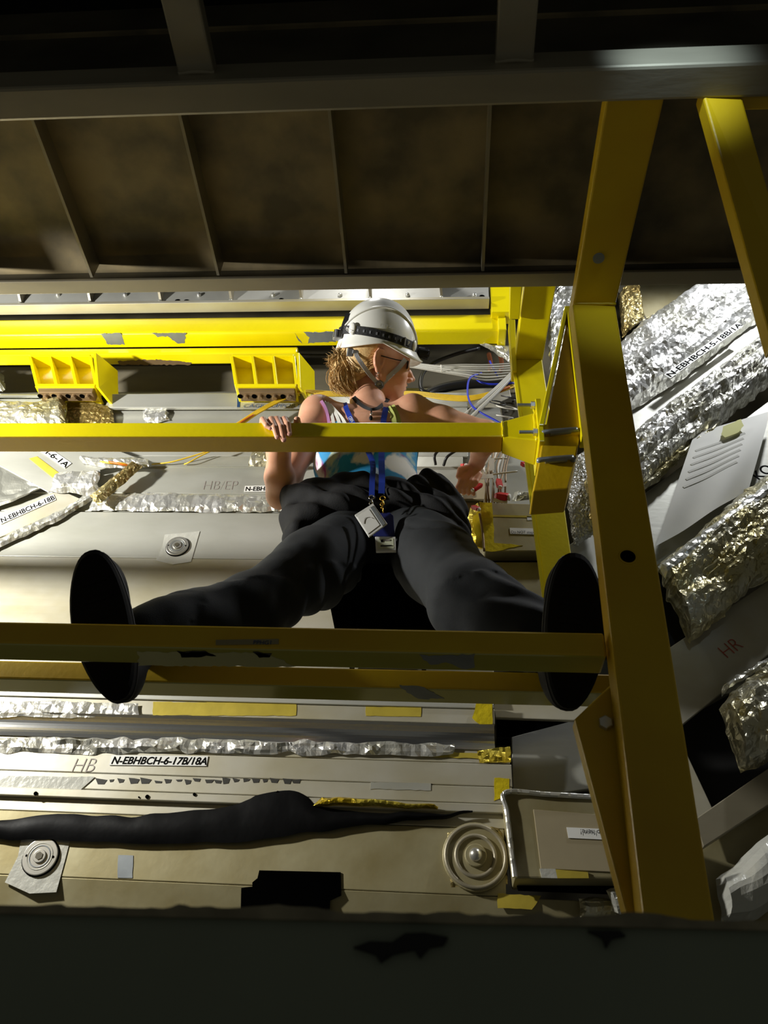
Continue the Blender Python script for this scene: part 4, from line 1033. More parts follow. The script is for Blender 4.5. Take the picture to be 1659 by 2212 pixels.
# right arm: full upper arm, taper to the wrist
mU = shR.lerp(elR, .5)
B.chain([shR, shR.lerp(elR, .35), shR.lerp(elR, .8), elR], [.050, .047, .039, .036], .02)
B.chain([elR, elR.lerp(wrR, .28), elR.lerp(wrR, .7), wrR], [.036, .040, .031, .0245], .02)
B.ell(elR+(elR-shR).normalized()*.006+Y*.006, (.030, .030, .030), None, .02)
# left arm: reaches behind the rail to the cables
B.chain([shL, shL.lerp(elL, .4), elL], [.048, .043, .036], .02)
B.chain([elL, elL.lerp(wrL, .35), wrL], [.036, .037, .024], .02)
# neck
nk = H(-.022, -.085); B.chain([neck0+TU*-.02, neck0.lerp(nk, .5), nk], [.062, .053, .054], .02)
B.cone(H(-.01, -.10, .02), chest+TU*.10+TX*.02-TD*.0+Y*-.06, .012, .010, .02)      # sternomastoid
# collar bones
B.cone(neck0+Y*-.050+TU*-.025+TX*-.02, shR+Y*-.035+TU*.012, .008, .009, .02)
# head
B.ell(H(-.012, .045), (.098, .100, .077), HA, .02)
B.ell(H(.046, -.028), (.062, .088, .060), HA, .03)
B.ell(H(.066, -.076), (.036, .038, .036), HA, .025)
B.ell(H(.088, -.101), (.017, .016, .020), HA, .018)                  # chin
B.cone(H(.012, -.045, .052), H(.068, -.099, .022), .020, .016, .02)    # jaw line near side
B.cone(H(.012, -.045, -.052), H(.068, -.099, -.022), .020, .016, .02)
B.ell(H(.072, -.028, .036), (.026, .022, .020), HA, .02); B.ell(H(.072, -.028, -.036), (.026, .022, .020), HA, .02)  # cheeks
B.ell(H(.088, .024), (.020, .016, .048), HA, .018)                   # brow
B.ell(H(.106, .004, .030), (.018, .012, .017), HA, .008, sub=True); B.ell(H(.106, .004, -.030), (.018, .012, .017), HA, .008, sub=True)  # eye sockets
B.ell(H(.090, .002, .030), (.013, .012, .014), HA, .004); B.ell(H(.090, .002, -.030), (.013, .012, .014), HA, .004)   # eyes and lids
B.chain([H(.098, .012), H(.113, -.014), H(.127, -.031)], [.008, .0085, .0088], .008)      # nose
B.ell(H(.115, -.037, .010), (.011, .008, .008), HA, .006); B.ell(H(.115, -.037, -.010), (.011, .008, .008), HA, .006)
B.ell(H(.101, -.055), (.012, .007, .018), HA, .006)                  # upper lip
B.ell(H(.099, -.068), (.011, .007, .016), HA, .006)                  # lower lip
B.ell(H(.114, -.0615), (.010, .0018, .020), HA, .003, sub=True)
B.ell(H(.105, -.080), (.010, .005, .016), HA, .006, sub=True)
# ear: bowl, rim, lobe
ex_, es_ = (hf*.92+hs*-.40).normalized(), (hs*.92+hf*.40).normalized()
def E(f, u, s_=0.0): return H(-.002, -.002, .072)+ex_*f+hu*u+es_*s_
B.ell(E(-.003, .002, .004), (.021, .034, .008), (ex_, hu, es_), .006)
B.ell(E(-.001, .003, .012), (.0115, .020, .0085), (ex_, hu, es_), .003, sub=True)
rim = [E(.012, .004, .006), E(.015, .020, .006), E(.004, .033, .008), E(-.011, .032, .010), E(-.021, .018, .012), E(-.022, .000, .012), E(-.016, -.016, .009), E(-.008, -.026, .007)]
B.chain(rim, [.0035, .0038, .004, .0042, .0042, .004, .0038, .004], .003)
B.ell(E(-.001, -.031, .003), (.0095, .010, .007), (ex_, hu, es_), .005)
B.cone(E(.013, -.004, .005), E(.011, -.014, .005), .0045, .0045, .004)
# right hand on the rail
gz = g1t
fing = [(617, 893, 625, 941, .0088), (601, 893, 613, 954, .0090), (587, 902, 599, 948, .0086), (567, 909, 584, 929, .0076)]
def railpt(px, py, dy): return onY(px, py, YG-dy)
mcp = []
for k, (px, py, tx, ty, r) in enumerate(fing):
    m_ = Vector((onY(px, py, YG+.045).x+.002*(1.5-k), YG+.050+.004*abs(k-1), gz+.020-.003*(k > 2)))
    p1 = Vector((onY(px, py, YG+.004).x, YG+.006, gz+.0155)); p2 = railpt(px*.45+tx*.55, py*.5+ty*.5, .0095+r*.2); p3 = railpt(tx, ty-4, .0085+r*.1)
    mcp.append(m_)
    B.chain([m_, p1], [r*1.18, r*1.12], .006); B.chain([p1, p2, p3], [r*1.12, r*.98, r*.84], .003)
for k in range(3): B.cone(mcp[k], mcp[k+1], .0105, .0105, .010)
palm = Vector(((mcp[1].x+mcp[2].x)/2, 0, 0))
wrm = wrR
for m_ in mcp: B.cone(wrm.lerp(m_, .25), m_, .0165, .0115, .014)
th0 = wrm.lerp(mcp[0], .35)+X*.016; th1 = Vector((onY(634, 915, YG+.02).x, YG+.054, gz+.002)); th2 = Vector((onY(640, 908, YG).x, YG+.020, gz+.010)); th3 = Vector((onY(641, 908, YG).x, YG+.002, gz+.0115))
B.chain([th0, th1, th2, th3], [.015, .0115, .0102, .009], .007)
# left hand among the cables
hl = onY(1018, 1030, 1.945)
B.cone(wrL, wrL.lerp(hl, .8), .021, .020, .014, flat=(Y, .62))
for k in range(4):
    b_ = wrL.lerp(hl, .85)+X*(-.024+.016*k); c1 = b_+Vector((-.012, -.006+.002*k, -.030)); c2 = c1+Vector((-.010, .012, -.020)); c3 = c2+Vector((.002, .014, -.010))
    B.chain([b_, c1, c2, c3], [.0098, .0088, .0080, .0070], .004)
tb = wrL.lerp(hl, .35)+X*-.020; B.chain([tb, tb+Vector((-.026, -.008, -.016)), tb+Vector((-.034, -.002, -.040))], [.012, .0100, .0085], .006)
body = B.mesh('body', M['skin'], person, it=1)
del B

# finger nails
for k, (px, py, tx, ty, r) in enumerate(fing):
    c = railpt(tx, ty-4, .0085+r*.92); bm = bmesh.new()
    bmesh.ops.create_uvsphere(bm, u_segments=10, v_segments=6, radius=1, matrix=Matrix.Translation(c) @ Matrix.Diagonal((r*.62, .0012, r*.8, 1)))
    bm_obj('fingernail', bm, mat('fingernail', (222, 164, 150), .3, 0, .02), body, True)

# ---------------- tie-dye top (thin shell over the torso)
T = Field(*bounds([chest], (.24, .22, .30), (.24, .2, .28)), .0035)
T.ell(chest+TU*.015, (.157, .100, .15), (TX, TD, TU), .03)
T.ell(chest-TU*.10, (.138, .096, .15), (TX, TD, TU), .03)
T.ell(chest+TU*.02+TX*-.065-Y*.048, (.062, .055, .060), (TX, TD, TU), .03); T.ell(chest+TU*.02+TX*.065-Y*.048, (.062, .055, .060), (TX, TD, TU), .03)
T.ell(chest+TU*.085+TX*-.01, (.150, .078, .070), (TX, TD, TU), .03)
T.ell(neck0+Y*-.05+TU*-.02, (.090, .09, .105), (TX, TD, TU), .012, sub=True)      # neckline
T.ell(shR+TX*-.02, (.066, .10, .085), (TX, TD, TU), .01, sub=True); T.ell(shL+TX*.025, (.070, .10, .085), (TX, TD, TU), .01, sub=True)   # arm holes
top = T.mesh('tank_top', M['tiedye'], person)
for sx, sh in ():
    a = chest+TU*.085+TX*sx*.105-Y*.078; b = sh.lerp(neck0, .36)+TU*.052-Y*.012; c = b+Y*.05-TU*.02
    for q, mm in ((-.014, 'paper'), (0, 'tiedye'), (.014, 'paper')):
        ribbon('shoulder_strap', [a+X*q, a.lerp(b, .55)-Y*.012+TU*.012+X*q, b+X*q, c+X*q], .013, .004, M['paper'] if mm == 'paper' else M['tiedye'], top, up=(0, -1, .6))
del T

from mathutils.bvhtree import BVHTree
def bvh_of(objs):
    V = []; F = []
    for o in objs:
        n = len(V); V += [v.co.copy() for v in o.data.vertices]; F += [[n+i for i in p.vertices] for p in o.data.polygons]
    return BVHTree.FromPolygons(V, F)
SKIN = bvh_of([body, top])
def hug(px, py, lift=.003):
    d = ray(px, py).normalized(); h = SKIN.ray_cast(CAM, d)
    # pass the rails in front: the tree holds only body and top
    return (h[0]-d*lift) if h[0] is not None else None
def hug_ribbon(name, pxs, w, t, m, parent, lift=.003, sub=3):
    P = []
    for i in range(len(pxs)-1):
        for k in range(4):
            q = lerp2(pxs[i], pxs[i+1], k/4); h = hug(q[0], q[1], lift)
            if h is not None: P.append(h)
    h = hug(*pxs[-1], lift)
    if h is not None: P.append(h)
    if len(P) < 2: return None
    for _ in range(4): P = [P[0]]+[(P[i-1]+P[i]*2+P[i+1])/4 for i in range(1, len(P)-1)]+[P[-1]]
    return ribbon(name, P, w, t, m, parent, up=CF*-1, sub=sub)
M['strap_white'] = mat('white_strap_cloth', (232, 232, 226), .8, 0, .03)
M['strap_pink'] = mat('pink_strap_cloth', (214, 150, 210), .8, 0, .05)
M['strap_yellow_lit'] = mat('yellow_lit_strap_cloth', (206, 214, 120), .8, 0, .05)  # strap colour carries the yellow-green light reflected onto it
for pxs, w_, m_ in (([(694, 866), (703, 880), (709, 900), (713, 935)], .009, 'strap_pink'), ([(700, 868), (712, 884), (719, 902), (724, 940)], .010, 'strap_white'),
                    ([(706, 870), (721, 886), (731, 905), (740, 940)], .010, 'strap_white'), ([(712, 874), (730, 893), (744, 910), (758, 945)], .010, 'strap_white'),
                    ([(838, 880), (848, 896), (852, 915), (850, 945)], .016, 'strap_yellow_lit'), ([(848, 876), (858, 894), (863, 912), (862, 945)], .012, 'strap_yellow_lit')):
    hug_ribbon('shoulder_strap', pxs, w_, .004, M[m_], top, .003)

# ---------------- trousers
def folds(F_, amp=.004):
    pass
L = Field(*bounds([pel, hipR, hipL, knR, knL, anR, anL, waist], (.13, .13, .12), (.13, .17, .13)), .0045)
L.ell(pel+TU*.01, (.165, .12, .13), (TX, TD, TU), .04)
L.ell(pel-TU*.07+Y*.01, (.165, .125, .09), (TX, TD, TU), .04)
L.ell(waist-TU*.05, (.145, .105, .05), (TX, TD, TU), .04)
def leg(hip, kn, an, rk=.078, ra=.060):
    L.chain([hip, hip.lerp(kn, .5), kn, kn.lerp(an, .45), kn.lerp(an, .8), an], [.102, .094, rk, .068, .062, ra], .035)
leg(hipR, knR, anR); leg(hipL, knL, anL, .088, .060)
# cloth folds
sl, P = L.box(L.lo, L.lo+L.n*L.h, 0)
near = np.abs(L.d) < .03
Q = P[near]
wv = vnoise(Q*np.array([7, 7, 9]), 3)*.007 + .0045*np.sin(Q @ np.array([38., 22., 60.]) + 4*vnoise(Q*6, 9)) * (vnoise(Q*4, 12) > -.2) + .0016*vnoise(Q*34, 5)
L.d[near] += wv.astype(np.float32)
tr = L.mesh('trousers', M['trouser'], person, it=2)
del L, P, near, Q

# ---------------- jacket tied round the waist
jp = lambda px, py, Yp: onY(px, py, Yp)
J = Field(*bounds([jp(625, 1160, 1.7), jp(1025, 1195, 1.68), waist], (.12, .20, .13), (.12, .20, .12)), .0045)
ring_ = []
cJ = waist-TU*.090+X*.01
for i in range(14):
    a = 2*math.pi*i/14; ring_.append(cJ + TX*.168*math.cos(a) + TD*.125*math.sin(a) + TU*(.012*math.sin(3*a+1)))
for i in range(14): J.cone(ring_[i], ring_[(i+1) % 14], .034+.010*math.sin(i*1.7), .034+.010*math.sin((i+1)*1.7), .03)
J.ell(jp(658, 1100, 1.70), (.060, .055, .075), None, .04); J.ell(jp(655, 1150, 1.69), (.054, .050, .07), None, .04); J.ell(jp(690, 1085, 1.70), (.09, .05, .05), None, .05)
J.chain([jp(628, 1070, 1.72), jp(700, 1086, 1.66), jp(790, 1072, 1.655), jp(880, 1070, 1.66)], [.024, .026, .020, .020], .04)
J.ell(jp(935, 1060, 1.70), (.055, .05, .05), None, .04); J.ell(jp(960, 1110, 1.69), (.055, .05, .075), None, .04); J.ell(jp(985, 1165, 1.68), (.045, .04, .06), None, .04)
J.chain([jp(880, 1064, 1.65), jp(925, 1048, 1.66), jp(960, 1062, 1.67), jp(985, 1105, 1.67)], [.022, .028, .026, .020], .03)
J.chain([jp(640, 1165, 1.68), jp(660, 1120, 1.65), jp(745, 1090, 1.64), jp(850, 1090, 1.635)], [.022, .026, .030, .026], .04)
J.chain([jp(850, 1080, 1.63), jp(935, 1100, 1.64), jp(990, 1180, 1.65), jp(1020, 1192, 1.66)], [.026, .032, .026, .012], .04)
sl, P = J.box(J.lo, J.lo+J.n*J.h, 0); near = np.abs(J.d) < .03; Q = P[near]
J.d[near] += (vnoise(Q*13, 21)*.008 + .005*np.sin(Q @ np.array([70., 30., 95.]) + 5*vnoise(Q*7, 22)) + .002*vnoise(Q*40, 23)).astype(np.float32)
J.mesh('tied_jacket', M['jacket'], person, it=2)
del J, P, near, Q
# waistband edge
ribbon('waistband', [jp(650, 1074, 1.69), jp(700, 1062, 1.665), jp(780, 1048, 1.65), jp(850, 1044, 1.65), jp(905, 1050, 1.665)], .016, .006, M['trouser'], person, up=(0, -1, .3))

# ---------------- shoes
def shoe(toe, heel, an, side):
    t = empty('shoe'); t.parent = person
    d = (toe-heel); Ln = d.length; d.normalize()
    wv = CR*1.0; wv = (wv-d*wv.dot(d)).normalized()           # across the sole
    nn = d.cross(wv); nn = nn if nn.dot(CF) > 0 else -nn      # from the sole into the foot
    Fd = Field(np.minimum(np.array(toe), np.array(heel))-.10, np.maximum(np.array(toe), np.array(heel))+np.array([.10, .22, .12]), .004)
    # upper: toe box, instep, heel cup, collar
    Fd.ell(toe-d*.062+nn*.030, (.060, .043, .034), (d, wv, nn), .02)
    Fd.ell(toe-d*.125+nn*.044, (.080, .038, .042), (d, wv, nn), .03)
    Fd.ell(heel+d*.052+nn*.036, (.050, .036, .048), (d, wv, nn), .02)
    Fd.chain([heel+d*.075+nn*.06, an], [.040, .044], .03)
    Fd.mesh('upper', M['shoe'], t, it=2)
    # sole outline swept to a thick slab
    out = []
    n = 44
    for i in range(n):
        a = 2*math.pi*i/n; v = .5+.5*math.cos(a)             # 1 = toe, 0 = heel
        wdt = .0500*(abs(math.sin(a))**.80)*(.90+.14*math.sin(math.pi*min(1, v*.86+.06)) + .05*v)
        out.append(heel + d*Ln*v + wv*(wdt*(1 if math.sin(a) > 0 else -1) + side*.006*math.sin(math.pi*v)))
    bm = bmesh.new()
    rows = [(-.010, .93), (-.012, .86)]
    cen = heel.lerp(toe, .5)
    def rowv(off, s): return [bm.verts.new(cen + (p-cen)*s + nn*off) for p in out]
    R0, R1, R2, R3 = rowv(-.014, .93), rowv(-.009, 1.0), rowv(.012, 1.0), rowv(.016, .94)
    for A_, B_ in ((R0, R1), (R1, R2), (R2, R3)):
        for i in range(n): bm.faces.new((A_[i], A_[(i+1) % n], B_[(i+1) % n], B_[i]))
    bm.faces.new(R0[::-1]); bm.faces.new(R3)
    bm_obj('sole', bm, M['sole'], t, False)
    ol = [cen+(p-cen)*1.004+nn*.010 for p in out]
    sweep('welt', ol, circ(.0022, 6), mat('welt_rubber', (40, 40, 42), .5, 0, .05), t, closed=True)
    for k in range(5):                                         # tread grooves seen as shallow bars
        c = heel.lerp(toe, .30+.12*k)-nn*.0148
        obox('tread_bar', c, wv*.026, d*.004, nn*.0012, M['sole'], t)
    # laces over the instep
    for k in range(4):
        c = toe-d*(.085+.020*k)+nn*(.070+.006*k)
        ribbon('lace', [c-wv*.022-nn*.008, c+nn*.003, c+wv*.022-nn*.008], .006, .003, M['shoe'], t, up=nn)
    return t
shoe(onY(198, 1192, 1.195), onY(262, 1514, 1.290), anR, -1)
shoe(onY(1240, 1197, 1.195), onY(1226, 1532, 1.290), anL, 1)

# ---------------- seat the woman sits on (dark ledge between the wall and the hips)
lg = thing('seat_ledge', 'dark steel ledge under the seated woman, hidden behind her thighs', 'ledge')
sz = (pel-TU*.155).z
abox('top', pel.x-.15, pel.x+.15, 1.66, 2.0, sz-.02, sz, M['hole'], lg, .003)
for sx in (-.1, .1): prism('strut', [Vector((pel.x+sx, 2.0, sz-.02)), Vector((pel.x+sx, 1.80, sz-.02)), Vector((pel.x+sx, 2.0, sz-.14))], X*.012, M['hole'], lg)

# ---------------- hair
G = Field(np.array(hc)-.20, np.array(hc)+np.array([.14, .20, .14]), .0035)
G.ell(H(-.028, .034), (.092, .094, .081), HA, .02)
G.ell(H(-.058, -.030), (.050, .055, .064), HA, .03)
G.ell(H(.060, -.010, 0), (.075, .20, .2), HA, .012, sub=True)
G.ell(H(-.002, -.012, .080), (.026, .040, .03), HA, .008, sub=True)
G.ell(H(.0, -.085, 0), (.052, .05, .1), HA, .01, sub=True)
hair = G.mesh('hair', M['hair'], person); del G
hb = H(-.112, -.034, .028)
rr = random.Random(3)
G = Field(np.array(H(-.12, -.06))-.13, np.array(H(-.12, -.06))+.13, .0035)
G.ell(hb, (.030, .026, .026), HA, .012)
G.chain([hb, H(-.128, -.058, .04), H(-.122, -.092, .045), H(-.096, -.110, .048)], [.016, .015, .013, .008], .012)
G.chain([hb, H(-.108, -.064, .050), H(-.088, -.098, .052), H(-.050, -.116, .050)], [.015, .014, .012, .006], .010)
G.mesh('ponytail', M['hair'], hair); del G
def strand_set(paths, r, m, nm):
    bm = bmesh.new()
    for P_ in paths:
        pth = smooth_path(P_, 5); n = len(pth); rows = []
        for i, p in enumerate(pth):
            t = (pth[min(i+1, n-1)]-pth[max(i-1, 0)]).normalized(); s = t.cross(CF).normalized(); u = s.cross(t)
            k = r*(1-.85*abs(2*i/(n-1)-.75)**2*.6)
            if i == n-1: k = r*.15
            rows.append([bm.verts.new(p+(s*math.cos(a)+u*math.sin(a))*k) for a in (0, 2.09, 4.19)])
        for i in range(n-1):
            for j in range(3): bm.faces.new((rows[i][j], rows[i][(j+1) % 3], rows[i+1][(j+1) % 3], rows[i+1][j]))
    o = bm_obj(nm, bm, m, hair, True); o['kind'] = 'stuff'; return o
paths = []
for k in range(420):
    a = Vector((rr.gauss(0, .013), rr.gauss(0, .013), rr.gauss(0, .013)))
    q = rr.random()
    if q < .25:  paths.append([hb+a, H(-.130+rr.gauss(0, .008), -.020+rr.gauss(0, .01), .040), H(-.150+rr.gauss(0, .012), -.030+rr.gauss(0, .014), .04)])
    elif q < .4: paths.append([hb+a, H(-.122+rr.gauss(0, .008), -.004+rr.gauss(0, .006), .040), H(-.128+rr.gauss(0, .012), .016+rr.gauss(0, .012), .04)])
    else:
        w_ = rr.random(); e = Vector((rr.gauss(0, .006), rr.gauss(0, .006), rr.gauss(0, .006)))
        paths.append([hb+a, H(-.136+.04*w_, -.062, .050)+a*.8, H(-.132+.05*w_, -.094, .056)+a*.6+e, H(-.108+.066*w_, -.118, .058)+e*1.5])
strand_set(paths, .0014, M['hair'], 'loose_strands')
paths = []
for k in range(70):
    s0 = rr.random(); u0 = .03-.075*s0
    paths.append([H(-.020+rr.gauss(0, .006), u0+.012, .079), H(-.058, u0-.004+rr.gauss(0, .004), .068), H(-.095, -.028+rr.gauss(0, .010), .045), hb+Vector((rr.gauss(0, .006), 0, rr.gauss(0, .006)))])
strand_set(paths, .0013, M['hair'], 'swept_strands')

# ---------------- helmet
hat = empty('hard_hat'); hat.parent = person; tag(hat, 'white climbing-style helmet with a head torch')
def shell(u_lift=0.0, scale=1.0):
    n, m = 72, 26; V = []; Fc = []
    for i in range(n):
        a = 2*math.pi*i/n; ca, sa = math.cos(a), math.sin(a)
        front = max(0, ca); back = max(0, -ca); side = abs(sa)
        edge = .046*side**2 + (.034*front**2) + .030*back**2 - .022*(max(0, math.sin(2*(abs(a if a < math.pi else 2*math.pi-a)))) if ca > 0 else 0)*.9 - .014*(abs(math.sin(2*a)) if ca < 0 else 0)
        fl = .010 + .020*front**3 - .004*back**2
        A = .122*(1 if ca > 0 else 1.06); Bb = .105
        for j in range(m+1):
            t = j/m
            if t < .86:
                q = (t/.86)*math.pi*.5
                rr_ = math.sin(q)**.92; uu = .062+.148*math.cos(q)
                V.append(H(.000+A*rr_*ca*scale, uu, Bb*rr_*sa*scale))
            else:
                q = (t-.86)/.14
                ex = fl*q**1.3
                uu = .062+(edge-.062)*q
                V.append(H(.000+(A+ex)*ca*scale, uu, (Bb+ex*.8)*sa*scale))
    for i in range(n):
        for j in range(m):
            i2 = (i+1) % n; Fc.append((i*(m+1)+j, i*(m+1)+j+1, i2*(m+1)+j+1, i2*(m+1)+j))
    return V, Fc
V, Fc = shell()
sh = mesh_obj('shell', V, Fc, M['helmet'], hat, True)
md = sh.modifiers.new('thickness', 'SOLIDIFY'); md.thickness = .0035; md.offset = -1
bmx = bmesh.new(); bmx.from_mesh(sh.data); bmesh.ops.remove_doubles(bmx, verts=bmx.verts, dist=1e-5); bmesh.ops.recalc_face_normals(bmx, faces=bmx.faces); bmx.to_mesh(sh.data); bmx.free()
sh.data.polygons.foreach_set('use_smooth', [True]*len(sh.data.polygons))
def dome(a, q, out=0.0):
    """point on the dome: azimuth a (0 front, towards viewer positive), polar q from the crown"""
    ca, sa = math.cos(a), math.sin(a); A = .122*(1 if ca > 0 else 1.06)
    r_ = math.sin(q)**.92
    return H(.000+(A+out)*r_*ca, .062+(.148+out)*math.cos(q), (.105+out)*r_*sa)
# raised arc on the side of the shell
arc = []
for i in range(25):
    t = i/24; a = math.radians(14+150*t); q = math.radians(84-38*math.sin(math.pi*t)**.8)
    arc.append(dome(a, q, .001))
sweep('side_ridge', arc, circ(.0055, 8, .7), M['helmet'], hat)
# head torch strap, round the shell
def band(a, up): 
    ca, sa = math.cos(a), math.sin(a); A = .122*(1 if ca > 0 else 1.06); o = .004
    return H(.000+(A+o)*ca, up, (.105+o)*sa)
st = [band(2*math.pi*i/60, .070 - .010*math.cos(2*math.pi*i/60)) for i in range(60)]
strap = sweep('torch_strap', st, [(-.0013, -.013), (.0013, -.013), (.0013, .013), (-.0013, .013)], M['strap_black'], hat, up=hu, smooth=False, closed=True)
for i in range(8):
    a = math.radians(128-9*i); c = band(a, .070-.010*math.cos(a)); nrm = (hf*math.cos(a)+hs*math.sin(a)).normalized(); tg_ = hu.cross(nrm)
    obox('strap_print', c+nrm*.0018, tg_*.0026, hu*.0042, nrm*.0005, mat('strap_print', (104, 106, 112), .6, 0, .03), strap)
tri = [ribbon('top_strap', [dome(math.radians(180+d_), math.radians(90), .006)+hu*.02, dome(math.radians(180+d_*.9), math.radians(72), .005), dome(math.radians(180+d_*.6), math.radians(60), .004)], .016, .0024, M['strap_black'], hat, up=(hs if d_ > 0 else -hs)*-1.0+hf*-.6) for d_ in (-22,)]
a = math.radians(58); c = band(a, .066); nrm = (hf*math.cos(a)+hs*math.sin(a)).normalized(); tg_ = hu.cross(nrm)
obox('strap_buckle', c+nrm*.003, tg_*.003, hu*.0135, nrm*.0025, M['plastic_grey'], hat, .001)
lg_ = obox('strap_patch', band(math.radians(50), .065)+nrm*.002, tg_*.008, hu*.008, nrm*.0006, M['strap_black'], hat)
lettering('P', band(math.radians(52), .059)+nrm*.0036, -tg_ if (-tg_).dot(CR) > 0 else tg_, hu, .017, mat('strap_letter', (196, 190, 160), .5, 0, .03), lg_)
lettering('PETZL', dome(math.radians(150), math.radians(86), .008)+hu*.006, (dome(math.radians(165), math.radians(80), .006)-dome(math.radians(150), math.radians(86), .006))*-1, hu, .014, M['paper'], strap)
# clips holding the strap
for a_, r_ in ((138, 1.0), (33, .95)):
    a = math.radians(a_); c = band(a, .074-.010*math.cos(a)); nrm = (hf*math.cos(a)+hs*math.sin(a)).normalized(); tg_ = hu.cross(nrm)
    bm = bmesh.new(); bmesh.ops.create_uvsphere(bm, u_segments=16, v_segments=10, radius=1)
    R_ = Matrix((tg_*.014*r_, hu*.020*r_, nrm*.0075)).transposed().to_4x4(); R_.translation = c
    bm.transform(R_); bm_obj('strap_clip', bm, M['helmet'], hat, True)
# torch and battery case
tc_ = H(.146, .056, .018); tor = cyl('head_torch', tc_, hf, .018, .034, M['black'], hat, 20, .003)
cyl('torch_lens', tc_+hf*.018, hf, .014, .003, M['lens'], tor, 20)
for i in range(10):
    aa = 2*math.pi*i/10; cyl('grip_rib', tc_+hf*.010+(hu*math.cos(aa)+hs*math.sin(aa))*.0175, hf, .0022, .014, M['black'], tor, 6)
bc = H(-.136, .066, .012); obox('battery_case', bc, hf*.013, hu*.014, hs*.028, M['plastic_grey'], hat, .004)
obox('battery_rib', bc-hf*.010+hs*.02, hf*.005, hu*.012, hs*.002, M['black'], hat); obox('battery_rib', bc-hf*.002+hs*.027, hf*.002, hu*.011, hs*.002, M['black'], hat)
# embossed maker's mark, faint
lettering('PETZL', dome(math.radians(98), math.radians(76), .0015), hf, hu, .012, mat('embossed_white', (214, 214, 208), .4, 0, .02), sh, 1.4)
# rear adjuster and chin straps
obox('adjuster', H(-.094, .010, .055), hf*.010, hu*.013, hs*.008, M['plastic_grey'], hat, .003)
obox('adjuster', H(-.074, .012, .066), hf*.014, hu*.006, hs*.005, M['plastic_grey'], hat, .002)
bk = H(.012, -.078, .062)
ribbon('chin_strap', [H(-.078, .006, .072), H(-.060, -.018, .079), H(-.024, -.052, .074), bk], .013, .0018, M['strap_grey'], hat, up=hs)
ribbon('chin_strap', [H(.084, .018, .064), H(.066, -.012, .068), H(.040, -.045, .067), bk+hf*.004], .015, .0018, M['strap_grey'], hat, up=hs)
ribbon('chin_strap', [bk, H(.018, -.098, .050), H(.022, -.114, .018), H(.024, -.116, -.01)], .017, .0020, M['strap_black'], hat, up=hs)
ring('chin_buckle', bk+hs*.004, hs, .0115, .0038, M['plastic_grey'], hat, 24, 8)
obox('buckle_bar', bk+hs*.004-hu*.004, hf*.011, hu*.002, hs*.002, M['plastic_grey'], hat)
# glasses
gl = empty('glasses'); gl.parent = person
obox('lens', H(.096, .004, .032), hf*.002, hu*.013, hs*.022, M['lens'], gl, .003); obox('lens', H(.096, .004, -.032), hf*.002, hu*.013, hs*.022, M['lens'], gl, .003)
tube('temple', [H(.094, .012, .056), H(.05, .010, .070), H(.002, .012, .079)], .0018, M['black'], gl, 6, 4)
obox('bridge', H(.099, .008, 0), hf*.002, hu*.002, hs*.010, M['black'], gl)
# ear ring, choker
ball('earring', H(.0, -.044, .083), .0036, M['silver'], person, 10); ball('earring', H(-.001, -.052, .083), .0028, M['silver'], person, 10)
cko = hug_ribbon('choker', [(764, 858), (774, 871), (788, 881), (802, 887), (816, 884), (828, 874), (838, 862)], .013, .003, M['black'], person, .003)
cm = hug(802, 889, .006)
tube('choker_ring', [cm, hug(802, 896, .006)], .003, M['silver'], cko, 8, 2)
bm = bmesh.new(); bmesh.ops.create_uvsphere(bm, u_segments=12, v_segments=8, radius=1, matrix=Matrix.Translation(hug(801, 903, .006)) @ Matrix.Diagonal((.0055, .004, .010, 1))); bm_obj('pendant', bm, M['black'], cko, True)

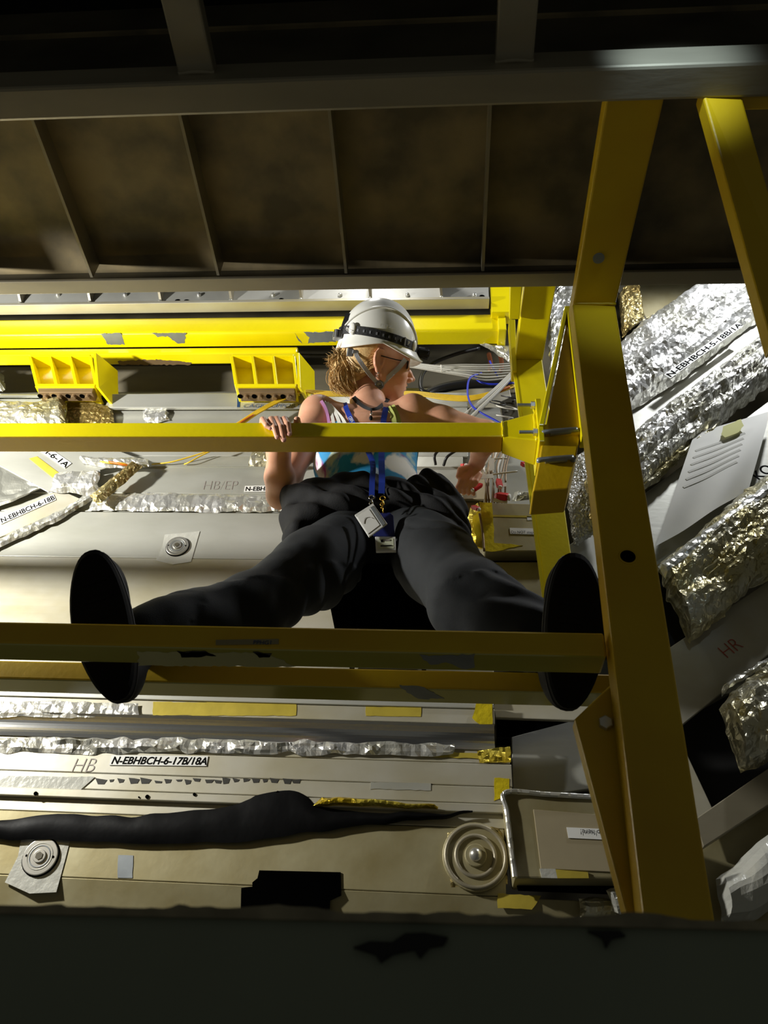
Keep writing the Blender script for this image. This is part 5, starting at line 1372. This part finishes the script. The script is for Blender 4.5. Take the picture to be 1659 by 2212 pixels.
# ---------------- lanyard with badges
ly = empty('lanyard'); ly.parent = person
nl = neck0
def drape(pxs, tail):
    P = []
    for i in range(len(pxs)-1):
        for k in range(3):
            h = hug(*lerp2(pxs[i], pxs[i+1], k/3), .005)
            if h is not None: P.append(h)
    return P + tail
fp_ = drape([(741, 862), (750, 888), (762, 914), (782, 950)], [onY(800, 985, 1.610), onY(806, 1010, 1.600), onY(804, 1035, 1.60), onY(803, 1072, 1.60)])
rb = ribbon('strap', fp_, .015, .0016, M['blue'], ly, up=CF*-1, sub=3)
fp2 = drape([(834, 880), (829, 905), (825, 945)], [onY(824, 985, 1.605), onY(825, 1030, 1.595), onY(824, 1066, 1.60)])
rb2 = ribbon('strap', fp2, .017, .0016, M['blue'], ly, up=CF*-1, sub=3)
lc = hug(752, 902, .0075); le = hug(770, 928, .0075)
lettering('CERN', lc, le-lc, (CU*.6+CR*.8), .014, M['paper'], rb, .9)
# blue holder with white dosimeter
hold = ypoly('card_holder', [(806, 1112), (812, 1108), (842, 1107), (850, 1114), (853, 1158), (806, 1158)], 1.590, .004, M['badge_blue'], ly, .001)
dz_ = ypoly('dosimeter', [(810, 1159), (855, 1159), (856, 1189), (812, 1190)], 1.583, .010, M['badge'], hold, .0015)
ypoly('window', [(815, 1163), (850, 1163), (851, 1185), (816, 1186)], 1.5825, .001, mat('pale_green_card', (206, 210, 184), .5, 0, .04), dz_)
ypoly('print_bar', [(822, 1178), (846, 1177), (846, 1179), (822, 1180)], 1.5815, .0008, M['ink'], dz_)
ypoly('print_bar', [(822, 1166), (828, 1165), (827, 1171), (823, 1171)], 1.5815, .0008, M['ink'], dz_); ypoly('print_bar', [(828, 1165), (843, 1165), (842, 1168), (829, 1168)], 1.5815, .0008, M['ink_grey'], dz_)
# clear sleeve with a white card, hanging tilted
slv = ypoly('badge_sleeve', [(766, 1112), (806, 1087), (837, 1131), (797, 1160)], 1.572, .004, M['badge'], ly, .001)
ypoly('card', [(771, 1116), (797, 1100), (820, 1134), (795, 1153)], 1.571, .0012, M['label'], slv)
ypoly('sleeve_fold', [(800, 1096), (807, 1092), (832, 1131), (826, 1136)], 1.571, .0012, M['bare'], slv)
sweep('print_curve', smooth_path([onY(*p, 1.5702) for p in ((785, 1131), (788, 1120), (798, 1117), (806, 1120))]), circ(.0005, 5), M['ink_grey'], slv)
# clips
for px, py, Yp, m_ in ((802, 1082, 1.592, 'silver'), (826, 1084, 1.590, 'gold')):
    c = onY(px, py, Yp)
    ring('clip_ring', c+Z*.012, Y, .007, .0016, M[m_], ly, 16, 6); tube('clip_hook', [c+Z*.006, c-Z*.006+X*.003, c-Z*.016, c-Z*.022-X*.001], .0022, M[m_], ly, 8, 4)
    ring('clip_eye', c-Z*.008, Y, .005, .0014, M[m_], ly, 14, 6)
tube('clip_chain', [onY(826, 1092, 1.590), onY(828, 1108, 1.589)], .0016, M['gold'], ly, 6, 2)
